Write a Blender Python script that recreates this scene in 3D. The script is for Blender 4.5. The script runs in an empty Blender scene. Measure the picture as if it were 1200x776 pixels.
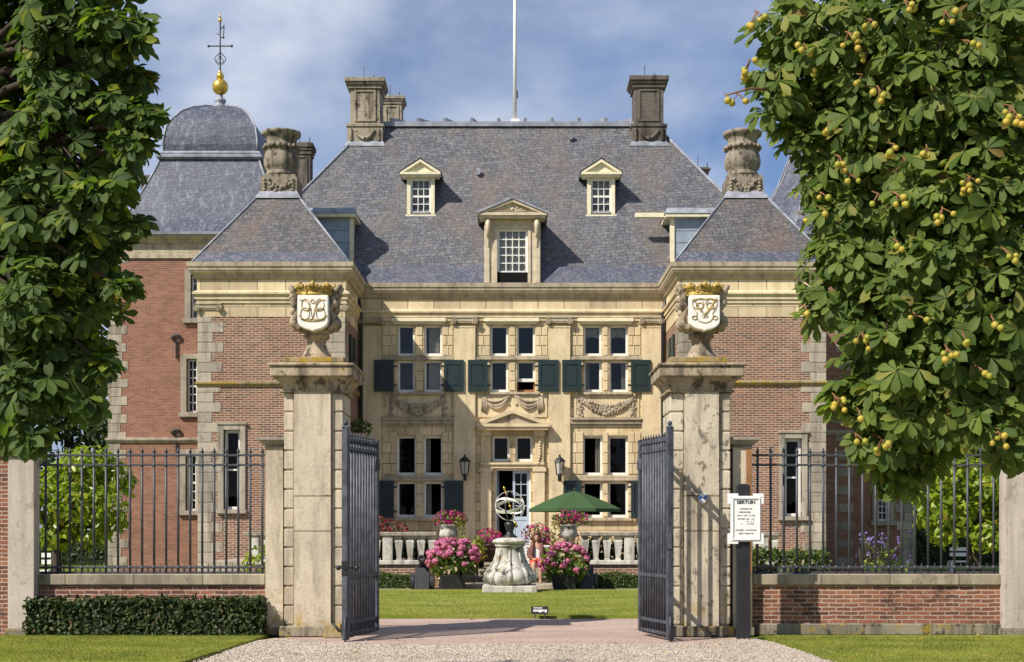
import bpy, bmesh, math, random
import numpy as np
from mathutils import Vector, Matrix
random.seed(7)
rng = np.random.default_rng(11)
PI = math.pi
scn = bpy.context.scene
COL = scn.collection

# ------------------------------------------------------------------ camera
F, HY = 1600.0, 618.0          # focal length and horizon row, in photograph pixels
EYE = 1.6
cd = bpy.data.cameras.new('camera')
cd.sensor_width = 36.0
cd.lens = F / 1200.0 * 36.0
cd.shift_y = (HY - 388.0) / 1200.0
cd.clip_start = 0.1
cd.clip_end = 2000.0
cam = bpy.data.objects.new('camera', cd)
cam.location = (0, 0, EYE)
cam.rotation_euler = (PI / 2, 0, 0)
COL.objects.link(cam)
scn.camera = cam

# ------------------------------------------------------------------ daylight
TO_SUN = Vector((-1.0, -0.80, 1.22)).normalized()
SUN_EL = math.asin(TO_SUN.z)
SUN_ROT = math.atan2(TO_SUN.x, TO_SUN.y)
world = bpy.data.worlds.new('World')
scn.world = world
world.use_nodes = True
wt = world.node_tree
wt.nodes.clear()
def wn(t, **k):
    n = wt.nodes.new(t)
    for a, v in k.items(): setattr(n, a, v)
    return n
out = wn('ShaderNodeOutputWorld')
bg = wn('ShaderNodeBackground'); bg.inputs[1].default_value = 0.068
sky = wn('ShaderNodeTexSky', sky_type='NISHITA')
sky.sun_disc = False
sky.sun_elevation = SUN_EL
sky.sun_rotation = SUN_ROT
sky.air_density = 1.0; sky.dust_density = 0.6; sky.ozone_density = 2.5
tc = wn('ShaderNodeTexCoord')
mp = wn('ShaderNodeMapping'); mp.inputs['Scale'].default_value = (1.0, 1.0, 1.5)
mp.inputs['Location'].default_value = (1.22, 0.0, 0.13)
n1 = wn('ShaderNodeTexNoise'); n1.inputs['Scale'].default_value = 3.4; n1.inputs['Detail'].default_value = 7; n1.inputs['Roughness'].default_value = 0.5
n1.inputs['Distortion'].default_value = 0.25
r1 = wn('ShaderNodeValToRGB')
r1.color_ramp.elements[0].position = 0.43; r1.color_ramp.elements[0].color = (0, 0, 0, 1)
r1.color_ramp.elements[1].position = 0.64; r1.color_ramp.elements[1].color = (0.9, 0.9, 0.9, 1)
mp2 = wn('ShaderNodeMapping'); mp2.inputs['Scale'].default_value = (1.0, 1.0, 2.4)
mp2.inputs['Location'].default_value = (4.37, 1.0, 0.75)
n2 = wn('ShaderNodeTexNoise'); n2.inputs['Scale'].default_value = 3.0; n2.inputs['Detail'].default_value = 5
r2 = wn('ShaderNodeValToRGB')
r2.color_ramp.elements[0].position = 0.43; r2.color_ramp.elements[0].color = (3.2, 4.3, 6.7, 1)
r2.color_ramp.elements[1].position = 0.62; r2.color_ramp.elements[1].color = (9.0, 9.5, 10.4, 1)
tint = wn('ShaderNodeMixRGB', blend_type='MULTIPLY'); tint.inputs[0].default_value = 1.0
tint.inputs[2].default_value = (0.98, 1.02, 1.20, 1)
mx = wn('ShaderNodeMixRGB')
L = wt.links.new
L(tc.outputs['Generated'], mp.inputs[0]); L(mp.outputs[0], n1.inputs[0]); L(n1.outputs[0], r1.inputs[0])
L(tc.outputs['Generated'], mp2.inputs[0]); L(mp2.outputs[0], n2.inputs[0]); L(n2.outputs[0], r2.inputs[0])
L(sky.outputs[0], tint.inputs[1]); L(r1.outputs[0], mx.inputs[0]); L(tint.outputs[0], mx.inputs[1]); L(r2.outputs[0], mx.inputs[2])
L(mx.outputs[0], bg.inputs[0]); L(bg.outputs[0], out.inputs[0])

sd = bpy.data.lights.new('sun', 'SUN')
sd.energy = 4.8; sd.angle = math.radians(0.55); sd.color = (1.0, 0.94, 0.84)
sun = bpy.data.objects.new('sun', sd)
sun.rotation_euler = TO_SUN.to_track_quat('Z', 'Y').to_euler()
sun.location = (-30, -20, 40)
COL.objects.link(sun)
vs = scn.view_settings
vs.view_transform = 'Standard'; vs.look = 'None'; vs.gamma = 1.0; vs.use_curve_mapping = False
vs.exposure = 0.48
scn.cycles.max_bounces = 8
scn.cycles.transparent_max_bounces = 12

# ------------------------------------------------------------------ measuring helpers
def X(px, d): return (px - 600.0) * d / F
def Z(py, d): return EYE + (HY - py) * d / F
def P(px, py, d): return Vector((X(px, d), d, Z(py, d)))

# ------------------------------------------------------------------ materials
MATS = {}
class NT:
    def __init__(s, name):
        s.m = bpy.data.materials.new(name); s.m.use_nodes = True
        s.t = s.m.node_tree; s.b = s.t.nodes['Principled BSDF']
        s.pos = None
    def n(s, typ, **k):
        x = s.t.nodes.new(typ)
        for a, v in k.items():
            if isinstance(a, str) and hasattr(x, a): setattr(x, a, v)
        return x
    def l(s, a, b): s.t.links.new(a, b)
    def P(s):
        if s.pos is None: s.pos = s.n('ShaderNodeNewGeometry').outputs['Position']
        return s.pos
    def uv(s): return s.n('ShaderNodeTexCoord').outputs['UV']
    def noise(s, scale, detail=4, rough=0.55, vec=None, stretch=None, dist=0.0):
        v = vec or s.P()
        if stretch:
            m = s.n('ShaderNodeMapping'); m.inputs['Scale'].default_value = stretch
            s.l(v, m.inputs[0]); v = m.outputs[0]
        x = s.n('ShaderNodeTexNoise'); x.inputs['Scale'].default_value = scale
        x.inputs['Detail'].default_value = detail; x.inputs['Roughness'].default_value = rough
        x.inputs['Distortion'].default_value = dist
        s.l(v, x.inputs[0]); return x.outputs[0]
    def ramp(s, fac, stops):
        r = s.n('ShaderNodeValToRGB'); e = r.color_ramp.elements
        while len(e) < len(stops): e.new(0.5)
        for i, (p, c) in enumerate(stops):
            e[i].position = p
            e[i].color = (c, c, c, 1) if isinstance(c, (int, float)) else (*c, 1)
        s.l(fac, r.inputs[0]); return r.outputs[0]
    def mix(s, fac, a, b, mode='MIX'):
        x = s.n('ShaderNodeMixRGB', blend_type=mode)
        for i, v in ((0, fac), (1, a), (2, b)):
            if isinstance(v, (int, float)): x.inputs[i].default_value = v if i == 0 else (v, v, v, 1)
            elif isinstance(v, tuple): x.inputs[i].default_value = (*v, 1)
            else: s.l(v, x.inputs[i])
        return x.outputs[0]
    def bump(s, h, strength=0.3, dist=0.02):
        b = s.n('ShaderNodeBump'); b.inputs['Strength'].default_value = strength; b.inputs['Distance'].default_value = dist
        s.l(h, b.inputs['Height']); s.l(b.outputs[0], s.b.inputs['Normal'])
    def done(s, col, rough=0.8, spec=0.3, metal=0.0):
        if isinstance(col, tuple): s.b.inputs['Base Color'].default_value = (*col, 1)
        else: s.l(col, s.b.inputs['Base Color'])
        if isinstance(rough, (int, float)): s.b.inputs['Roughness'].default_value = rough
        else: s.l(rough, s.b.inputs['Roughness'])
        s.b.inputs['Specular IOR Level'].default_value = spec
        s.b.inputs['Metallic'].default_value = metal
        MATS[s.m.name] = s.m; return s.m

def plain(name, col, rough=0.6, spec=0.4, metal=0.0, var=0.12, scale=6.0, bump=0.0):
    t = NT(name)
    n = t.noise(scale, 5)
    c = t.mix(t.ramp(n, [(0.35, 0.0), (0.7, 1.0)]), tuple(v * (1 - var) for v in col), tuple(min(1, v * (1 + var)) for v in col))
    if bump: t.bump(t.noise(scale * 8, 4), bump, 0.01)
    return t.done(c, rough, spec, metal)

def stone(name, base, dark, dirt=0.5, lichen=0.0, block=None, island=0.0, spots=0.35, spotscale=5.0, stretch=(2.8, 2.8, 0.35), jointcol=0.45, jw=0.008, bump=0.35, zlich=None):
    """weathered sandstone; block=(w,h) adds ashlar joints from the uv"""
    t = NT(name)
    big = t.noise(1.1, 5, 0.6)
    streak = t.noise(1.6, 6, 0.62, stretch=stretch)
    fine = t.noise(22, 5, 0.65)
    c = t.mix(t.ramp(big, [(0.3, 0.0), (0.7, 1.0)]), tuple(v * 0.84 for v in base), tuple(min(1, v * 1.1) for v in base))
    c = t.mix(t.ramp(streak, [(0.47, 0.0), (0.66, dirt)]), c, dark)
    c = t.mix(t.ramp(fine, [(0.33, 0.22), (0.5, 0.0)]), c, tuple(v * 0.8 for v in dark))
    sp = t.noise(spotscale, 8, 0.72, stretch=(1.2, 1.2, 0.8))
    c = t.mix(t.ramp(sp, [(0.545, 0.0), (0.60, spots)]), c, tuple(v * 0.45 for v in dark))
    if island:
        gi = t.n('ShaderNodeNewGeometry').outputs['Random Per Island']
        c = t.mix(1.0, c, t.ramp(gi, [(0.0, (1 - island,) * 3), (1.0, (1 + island * .7, 1 + island * .6, 1 + island * .45))]), 'MULTIPLY')
    h = fine
    if block:
        br = t.n('ShaderNodeTexBrick'); t.l(t.uv(), br.inputs['Vector'])
        br.offset = 0.5
        br.inputs['Scale'].default_value = 1.0; br.inputs['Brick Width'].default_value = block[0]; br.inputs['Row Height'].default_value = block[1]
        br.inputs['Mortar Size'].default_value = jw; br.inputs['Mortar Smooth'].default_value = 0.2
        br.inputs['Color1'].default_value = (0.72, 0.70, 0.68, 1); br.inputs['Color2'].default_value = (1.12, 1.1, 1.05, 1)
        br.inputs['Mortar'].default_value = (jointcol, jointcol * .95, jointcol * .9, 1)
        c = t.mix(1.0, c, br.outputs['Color'], 'MULTIPLY')
    if lichen:
        ln = t.noise(5.0, 6, 0.7)
        lo = 0.62 - 0.2 * lichen
        m = t.ramp(ln, [(lo, 0.0), (lo + 0.12, 0.85)])
        if zlich:
            sx = t.n('ShaderNodeSeparateXYZ'); t.l(t.P(), sx.inputs[0])
            mr = t.n('ShaderNodeMapRange'); mr.inputs[1].default_value = zlich[0]; mr.inputs[2].default_value = zlich[1]
            mr.inputs[3].default_value = 1.0; mr.inputs[4].default_value = 0.0
            t.l(sx.outputs[2], mr.inputs[0]); m = t.mix(1.0, m, mr.outputs[0], 'MULTIPLY')
        c = t.mix(m, c, t.mix(t.noise(14, 3), (0.20, 0.15, 0.03), (0.50, 0.30, 0.02)))
    t.bump(h, bump, 0.012)
    return t.done(c, 0.88, 0.2)

def brick(name, c1, c2, mortar, blotch, w=0.225, h=0.066, ms=0.010, dirtcol=(0.03, 0.025, 0.022), dirt=0.5, bias=0.0, pale=0.0, wob=0.004):
    t = NT(name)
    br = t.n('ShaderNodeTexBrick'); br.offset = 0.5
    wn_ = t.n('ShaderNodeTexNoise'); wn_.inputs['Scale'].default_value = 4.0; t.l(t.P(), wn_.inputs[0])
    ad = t.n('ShaderNodeVectorMath', operation='MULTIPLY_ADD'); t.l(wn_.outputs['Color'], ad.inputs[0]); ad.inputs[1].default_value = (wob * 3, wob * 3, 0); t.l(t.uv(), ad.inputs[2]); t.l(ad.outputs[0], br.inputs['Vector'])
    I = br.inputs
    I['Scale'].default_value = 1.0; I['Brick Width'].default_value = w; I['Row Height'].default_value = h
    I['Mortar Size'].default_value = ms; I['Mortar Smooth'].default_value = 0.35; I['Bias'].default_value = bias
    I['Color1'].default_value = (*c1, 1); I['Color2'].default_value = (*c2, 1); I['Mortar'].default_value = (*mortar, 1)
    c = br.outputs['Color']
    b = t.noise(0.9, 5, 0.6)
    c = t.mix(t.ramp(b, [(0.4, 0.0), (0.68, 0.55)]), c, blotch, 'MULTIPLY')
    d = t.noise(2.6, 6, 0.7)
    c = t.mix(t.ramp(d, [(0.52, 0.0), (0.68, dirt)]), c, dirtcol)
    f = t.noise(30, 3)
    c = t.mix(t.ramp(f, [(0.35, 0.35), (0.65, 0.0)]), c, tuple(v * .5 for v in c1))
    if pale:
        pn = t.noise(3.3, 5, 0.65)
        c = t.mix(t.ramp(pn, [(0.6, 0.0), (0.72, pale)]), c, (0.5, 0.45, 0.4))
    inv = t.n('ShaderNodeMath', operation='SUBTRACT'); inv.inputs[0].default_value = 1.0; t.l(br.outputs['Fac'], inv.inputs[1])
    t.bump(inv.outputs[0], 0.5, 0.012)
    return t.done(c, 0.9, 0.15)

def slate(name, cols, patch, patchamt, patchscale, w=0.27, h=0.155, rot=-0.10, rough=0.6):
    t = NT(name)
    m = t.n('ShaderNodeMapping'); m.inputs['Rotation'].default_value = (0, 0, rot)
    wob = t.noise(1.3, 3)
    ad = t.n('ShaderNodeVectorMath', operation='MULTIPLY_ADD'); t.l(wob, ad.inputs[0]); ad.inputs[1].default_value = (0.06, 0.09, 0); t.l(t.uv(), ad.inputs[2])
    t.l(ad.outputs[0], m.inputs[0])
    br = t.n('ShaderNodeTexBrick'); t.l(m.outputs[0], br.inputs['Vector']); br.offset = 0.5; br.squash = 0.8; br.squash_frequency = 3
    I = br.inputs; I['Scale'].default_value = 1.0; I['Brick Width'].default_value = w; I['Row Height'].default_value = h
    I['Mortar Size'].default_value = 0.014; I['Mortar Smooth'].default_value = 0.6; I['Bias'].default_value = -0.15
    I['Color1'].default_value = (*cols[0], 1); I['Color2'].default_value = (*cols[1], 1); I['Mortar'].default_value = (*cols[2], 1)
    c = br.outputs['Color']
    n = t.noise(1.7, 5, 0.6, stretch=(1, 1, 0.45))
    c = t.mix(t.ramp(n, [(0.35, 0.0), (0.65, 0.5)]), c, (0.62, 0.64, 0.72), 'MULTIPLY')
    p = t.noise(patchscale, 6, 0.68, stretch=(1.3, 1.3, 0.4))
    c = t.mix(t.ramp(p, [(0.47, 0.0), (0.66, patchamt)]), c, patch)
    f = t.noise(11, 5, 0.72)
    c = t.mix(t.ramp(f, [(0.52, 0.0), (0.72, 0.5)]), c, tuple(min(1, v * 1.9 + 0.06) for v in cols[1]))
    q = t.noise(4.5, 6, 0.72, stretch=(1.2, 1.2, 0.3))
    c = t.mix(t.ramp(q, [(0.53, 0.0), (0.64, 0.55)]), c, tuple(v * 1.5 for v in patch))
    q2 = t.noise(7.0, 4, 0.6)
    c = t.mix(t.ramp(q2, [(0.36, 0.5), (0.46, 0.0)]), c, tuple(v * .6 for v in cols[0]))
    t.bump(br.outputs['Fac'], -0.6, 0.02)
    return t.done(c, rough, 0.4)

stone('facade_stone', (0.66, 0.54, 0.345), (0.36, 0.27, 0.165), 0.5, spots=.15)
stone('rustic_stone', (0.66, 0.54, 0.345), (0.36, 0.27, 0.165), 0.45, island=.13, spots=.2)
stone('ashlar_stone', (0.66, 0.535, 0.335), (0.37, 0.275, 0.165), 0.45, spots=.15, block=(0.42, 0.30), jw=0.012, jointcol=0.42)
stone('frieze_stone', (0.68, 0.56, 0.37), (0.40, 0.31, 0.19), 0.4, spots=.1, block=(0.82, 0.40), jw=0.02, jointcol=0.5)
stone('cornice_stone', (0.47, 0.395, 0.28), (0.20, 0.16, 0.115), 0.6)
stone('quoin_stone', (0.39, 0.345, 0.28), (0.16, 0.14, 0.115), 0.8, lichen=0.1, island=.3)
stone('pillar_stone', (0.58, 0.50, 0.385), (0.22, 0.175, 0.13), 0.6, island=.10, spots=.22, lichen=0.55, zlich=(0.05, 0.95), stretch=(3.2, 3.2, 0.4), bump=0.5)
stone('pitted_stone', (0.56, 0.49, 0.38), (0.20, 0.16, 0.12), 0.7, lichen=0.6, zlich=(0.05, 0.95), stretch=(3.2, 3.2, 0.4), bump=0.5, island=.1, spots=.75, spotscale=6.5)
stone('pillar_dark_stone', (0.40, 0.32, 0.225), (0.10, 0.08, 0.06), 0.9, spots=.8, lichen=0.15, bump=0.7)
stone('lichen_stone', (0.33, 0.26, 0.15), (0.12, 0.10, 0.06), 0.7, lichen=.75, bump=0.6)
stone('plinth_stone', (0.29, 0.255, 0.19), (0.075, 0.068, 0.052), 1.0, block=(0.95, 3.0), lichen=0.4, spots=.8, bump=0.6)
stone('coping_stone', (0.37, 0.32, 0.24), (0.17, 0.145, 0.11), 0.65, block=(1.02, 3.0), jw=0.012)
stone('pale_pillar_stone', (0.50, 0.43, 0.37), (0.26, 0.21, 0.17), 0.6, stretch=(4, 4, 0.25))
stone('chimney_stone', (0.34, 0.285, 0.21), (0.10, 0.083, 0.063), 0.95, bump=0.6, spots=.8)
stone('weathered_chimney_stone', (0.29, 0.245, 0.185), (0.07, 0.06, 0.048), 1.0, bump=0.7, spots=.9)
stone('dark_chimney_stone', (0.145, 0.122, 0.10), (0.04, 0.032, 0.027), 0.9, bump=0.6)
stone('white_stone', (0.60, 0.56, 0.49), (0.20, 0.18, 0.15), 0.75, bump=0.5)
stone('garden_stone', (0.54, 0.51, 0.45), (0.075, 0.07, 0.055), 1.0, spots=.9, lichen=0.06, bump=0.8, stretch=(2.2, 2.2, 1.0))
stone('relief_stone', (0.45, 0.37, 0.265), (0.18, 0.14, 0.10), 0.8, bump=0.5)
stone('step_stone', (0.40, 0.34, 0.26), (0.2, 0.17, 0.13), 0.5)
brick('wing_brick', (0.36, 0.165, 0.108), (0.22, 0.10, 0.070), (0.34, 0.26, 0.20), (0.76, 0.72, 0.72), ms=0.008, dirt=0.2)
brick('pavilion_brick', (0.32, 0.145, 0.085), (0.12, 0.066, 0.050), (0.50, 0.42, 0.33), (0.78, 0.70, 0.68), ms=0.012, dirt=0.25, pale=0.2)
brick('garden_brick', (0.37, 0.145, 0.085), (0.11, 0.052, 0.045), (0.48, 0.39, 0.31), (0.60, 0.52, 0.50), w=0.215, h=0.062, ms=0.010, dirt=0.85, pale=0.45, wob=.012)
slate('main_slate', ((0.082, 0.085, 0.096), (0.156, 0.157, 0.164), (0.028, 0.029, 0.034)), (0.125, 0.096, 0.078), 0.75, 0.42, w=0.24, h=0.145)
slate('pavilion_slate', ((0.072, 0.071, 0.077), (0.138, 0.132, 0.130), (0.026, 0.026, 0.029)), (0.118, 0.084, 0.066), 0.85, 0.9, w=0.24, h=0.14)
slate('tower_slate', ((0.058, 0.064, 0.092), (0.105, 0.112, 0.145), (0.030, 0.034, 0.05)), (0.15, 0.158, 0.19), 0.25, 0.6, w=0.22, h=0.13, rot=-0.14, rough=0.5)
slate('eave_slate', ((0.075, 0.082, 0.115), (0.11, 0.118, 0.15), (0.03, 0.032, 0.045)), (0.13, 0.12, 0.12), 0.3, 0.8, rot=0.55, w=0.3, h=0.15)
plain('lead', (0.25, 0.262, 0.295), 0.5, 0.5, var=0.35, scale=3.0, bump=0.1)
plain('lead_sheet', (0.30, 0.36, 0.42), 0.45, 0.5, var=0.2, scale=2.0)
plain('white_paint', (0.74, 0.72, 0.67), 0.45, 0.4, var=0.05)
plain('cream_paint', (0.72, 0.65, 0.45), 0.5, 0.4, var=0.1)
plain('timber_paint', (0.55, 0.46, 0.33), 0.6, 0.3, var=0.18, scale=4)
plain('door_paint', (0.40, 0.47, 0.56), 0.4, 0.4, var=0.05)
plain('shutter_paint', (0.015, 0.028, 0.028), 0.45, 0.4, var=0.15)
plain('room_shade', (0.010, 0.009, 0.009), 0.9, 0.1)  # near-black colour standing in for the shade of unlit rooms
plain('curtain', (0.50, 0.45, 0.38), 0.9, 0.1, var=0.2, scale=9)
plain('black_iron', (0.014, 0.014, 0.016), 0.45, 0.5)
plain('gate_iron', (0.060, 0.064, 0.080), 0.5, 0.4, var=0.4, scale=7, bump=.15)
plain('rail_iron', (0.050, 0.052, 0.062), 0.5, 0.5, var=0.2)
plain('gold', (0.80, 0.52, 0.10), 0.32, 0.5, metal=0.85, var=0.15, scale=8)
plain('gilt_lichen', (0.42, 0.29, 0.07), 0.6, 0.4, metal=0.25, var=0.6, scale=14, bump=0.3)
plain('shield_white', (0.78, 0.75, 0.68), 0.5, 0.4, var=0.05)
plain('sign_white', (0.78, 0.77, 0.75), 0.4, 0.4, var=0.03)
plain('print_grey', (0.06, 0.06, 0.065), 0.5, 0.3)
plain('sign_black', (0.012, 0.012, 0.014), 0.4, 0.4)
plain('sign_blue', (0.02, 0.12, 0.45), 0.4, 0.4)
plain('post_paint', (0.018, 0.017, 0.022), 0.5, 0.4, var=0.2)
plain('umbrella_cloth', (0.042, 0.082, 0.032), 0.8, 0.2, var=0.06)
plain('bark', (0.06, 0.046, 0.034), 0.9, 0.1, var=0.35, scale=9, bump=0.6)
plain('stalk', (0.20, 0.10, 0.045), 0.7, 0.2)
plain('dark_wood', (0.045, 0.022, 0.014), 0.6, 0.3, var=0.3)
plain('tub_paint', (0.022, 0.022, 0.024), 0.6, 0.3, var=0.2)
plain('terracotta', (0.33, 0.13, 0.07), 0.8, 0.2)
plain('cannon_iron', (0.030, 0.031, 0.035), 0.5, 0.4, var=0.25)
plain('bronze', (0.05, 0.055, 0.05), 0.4, 0.5, metal=0.5, var=0.3)
plain('ring_silver', (0.74, 0.72, 0.64), 0.4, 0.5, metal=0.2, var=0.2)
plain('skin', (0.46, 0.28, 0.19), 0.6, 0.3, var=0.04)
plain('brown_hair', (0.12, 0.045, 0.02), 0.6, 0.3)
plain('white_cloth', (0.75, 0.74, 0.72), 0.85, 0.2, var=0.04)
plain('brown_cloth', (0.16, 0.07, 0.055), 0.85, 0.2)
plain('red_cloth', (0.42, 0.06, 0.03), 0.85, 0.2)
plain('brown_board', (0.30, 0.15, 0.07), 0.75, 0.2, var=0.25)
def glass(name, tintc, refl):
    t = NT(name)
    fr = t.n('ShaderNodeFresnel'); fr.inputs[0].default_value = 1.5
    wv = t.noise(0.7, 3); 
    b = t.n('ShaderNodeBump'); b.inputs['Strength'].default_value = 0.08; b.inputs['Distance'].default_value = 0.15; t.l(wv, b.inputs['Height'])
    tr = t.n('ShaderNodeBsdfTransparent'); tr.inputs[0].default_value = (*tintc, 1)
    gl = t.n('ShaderNodeBsdfGlossy'); gl.inputs['Roughness'].default_value = 0.02; t.l(b.outputs[0], gl.inputs['Normal'])
    mr = t.n('ShaderNodeMath', operation='MULTIPLY_ADD'); t.l(fr.outputs[0], mr.inputs[0]); mr.inputs[1].default_value = 0.45; mr.inputs[2].default_value = refl
    ms = t.n('ShaderNodeMixShader'); t.l(mr.outputs[0], ms.inputs[0]); t.l(tr.outputs[0], ms.inputs[1]); t.l(gl.outputs[0], ms.inputs[2])
    o = t.t.nodes['Material Output']; t.l(ms.outputs[0], o.inputs['Surface'])
    MATS[name] = t.m
glass('window_glass', (0.75, 0.78, 0.78), 0.0)
glass('sky_glass', (0.7, 0.73, 0.74), 0.035)

def leafmat(name, c_lo, c_hi, trans=0.35, rough=0.42, yellow=None, yamt=0.06, tcol=None, spec=0.4, patch=0.35, pscale=2.0):
    t = NT(name)
    g = t.n('ShaderNodeNewGeometry')
    ri = g.outputs['Random Per Island']
    stops = [(0.0, c_lo), (0.75, c_hi)]
    if yellow: stops = [(0.0, c_lo), (1 - yamt * 2, c_hi), (1 - yamt, yellow), (1 - yamt * .3, yellow), (1.0, tuple(v * q for v, q in zip(yellow, (.75, .42, .6))))]
    c = t.ramp(ri, stops)
    c = t.mix(patch, c, t.ramp(t.noise(pscale, 4), [(0.34, (0.5, 0.56, 0.5)), (0.66, (1.28, 1.2, 1.15))]), 'MULTIPLY')
    t.done(c, rough, spec)
    tl = t.n('ShaderNodeBsdfTranslucent')
    t.l(t.mix(1.0, c, tcol or (1.5, 1.7, 0.5), 'MULTIPLY'), tl.inputs[0])
    ms = t.n('ShaderNodeMixShader'); ms.inputs[0].default_value = trans
    t.l(t.b.outputs[0], ms.inputs[1]); t.l(tl.outputs[0], ms.inputs[2])
    t.l(ms.outputs[0], t.t.nodes['Material Output'].inputs['Surface'])
    return t.m
leafmat('chestnut_leaf', (0.050, 0.090, 0.016), (0.150, 0.198, 0.038), 0.38, 0.6, (0.22, 0.22, 0.05), 0.05, spec=.22)
leafmat('chestnut_leaf_shade', (0.034, 0.062, 0.013), (0.095, 0.148, 0.029), 0.40, 0.6, (0.22, 0.25, 0.03), 0.05, spec=.2)  # darker copy of the chestnut leaf; the left crown's shade painted into its colour
leafmat('bay_leaf', (0.12, 0.19, 0.018), (0.27, 0.34, 0.03), 0.40, 0.35, (0.32, 0.34, 0.03), 0.14)
leafmat('ivy_leaf', (0.020, 0.038, 0.012), (0.055, 0.082, 0.026), 0.15, 0.5, (0.13, 0.12, 0.05), 0.06, spec=.2)
leafmat('box_leaf', (0.035, 0.07, 0.012), (0.08, 0.125, 0.02), 0.3, 0.5, (0.16, 0.18, 0.03), 0.08)
leafmat('wood_leaf', (0.022, 0.042, 0.010), (0.055, 0.085, 0.022), 0.25, 0.6)
leafmat('pot_leaf', (0.04, 0.085, 0.018), (0.11, 0.17, 0.03), 0.35, 0.5, (0.28, 0.28, 0.03), 0.1)
leafmat('trailing_leaf', (0.16, 0.20, 0.025), (0.32, 0.34, 0.05), 0.3, 0.6)
leafmat('hydrangea_petal', (0.50, 0.10, 0.20), (0.72, 0.26, 0.36), 0.2, 0.7, (0.50, 0.14, 0.40), 0.12, tcol=(1.0, 0.6, 0.7))
leafmat('magenta_petal', (0.36, 0.015, 0.10), (0.60, 0.04, 0.22), 0.3, 0.7, (0.25, 0.03, 0.28), 0.12, tcol=(1.1, 0.5, 0.8))
leafmat('dark_red_petal', (0.20, 0.012, 0.03), (0.32, 0.03, 0.06), 0.2, 0.7, tcol=(1.1, 0.5, 0.6))
leafmat('yellow_petal', (0.60, 0.40, 0.03), (0.75, 0.55, 0.06), 0.3, 0.7, tcol=(1, 1, 0.4))
leafmat('lavender_petal', (0.14, 0.10, 0.34), (0.24, 0.18, 0.46), 0.2, 0.7, tcol=(1, 1, 1))
leafmat('conker_husk', (0.30, 0.30, 0.03), (0.44, 0.30, 0.04), 0.05, 0.6, (0.25, 0.32, 0.04), 0.25)
leafmat('pebble', (0.24, 0.19, 0.145), (0.52, 0.45, 0.37), 0.0, 0.9, (0.64, 0.58, 0.5), 0.1, spec=.1)
leafmat('grass_blade', (0.15, 0.195, 0.022), (0.27, 0.29, 0.06), 0.35, 0.7, (0.36, 0.31, 0.11), 0.14, spec=.15, patch=.8, pscale=1.1)
leafmat('fallen_leaf', (0.16, 0.09, 0.03), (0.30, 0.20, 0.05), 0.1, 0.8, (0.34, 0.30, 0.06), 0.2, spec=.1)
plain('hedge_core', (0.02, 0.032, 0.012), 0.95, 0.1)

def groundmat(name, c1, c2, c3, s1, s2, bump=0.4, rough=0.95, stretch=None):
    t = NT(name)
    a = t.noise(s1, 6, 0.6, stretch=stretch); b = t.noise(s2, 4, 0.7)
    c = t.mix(t.ramp(a, [(0.40, 0.0), (0.60, 1.0)]), c1, c2)
    c = t.mix(t.ramp(b, [(0.42, 0.0), (0.66, 0.75)]), c, c3)
    t.bump(b, bump, 0.02)
    return t.done(c, rough, 0.1)
groundmat('lawn_grass', (0.17, 0.205, 0.03), (0.28, 0.285, 0.07), (0.12, 0.15, 0.02), 0.8, 26, 0.5, stretch=(0.5, 1.4, 1))
groundmat('meadow_grass', (0.09, 0.14, 0.015), (0.15, 0.19, 0.025), (0.06, 0.10, 0.012), 0.3, 12, 0.4)
groundmat('red_grit', (0.37, 0.27, 0.225), (0.47, 0.36, 0.30), (0.25, 0.18, 0.15), 0.9, 20, 0.35, stretch=(0.5, 2.2, 1))
groundmat('soil', (0.10, 0.07, 0.045), (0.14, 0.10, 0.07), (0.06, 0.045, 0.03), 1.5, 20, 0.5)
def gravel():
    t = NT('gravel_stones')
    v = t.n('ShaderNodeTexVoronoi'); v.inputs['Scale'].default_value = 42; t.l(t.P(), v.inputs['Vector'])
    sp = t.n('ShaderNodeSeparateColor'); t.l(v.outputs['Color'], sp.inputs[0])
    c = t.ramp(sp.outputs[0], [(0.0, (0.24, 0.19, 0.145)), (0.35, (0.40, 0.335, 0.265)), (0.75, (0.54, 0.475, 0.39)), (1.0, (0.66, 0.61, 0.53))])
    n = t.noise(0.8, 4)
    c = t.mix(t.ramp(n, [(0.4, 0.0), (0.7, 0.5)]), c, (0.78, 0.68, 0.6), 'MULTIPLY')
    t.bump(v.outputs['Distance'], -0.8, 0.02)
    t.done(c, 0.9, 0.2)
gravel()
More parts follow.
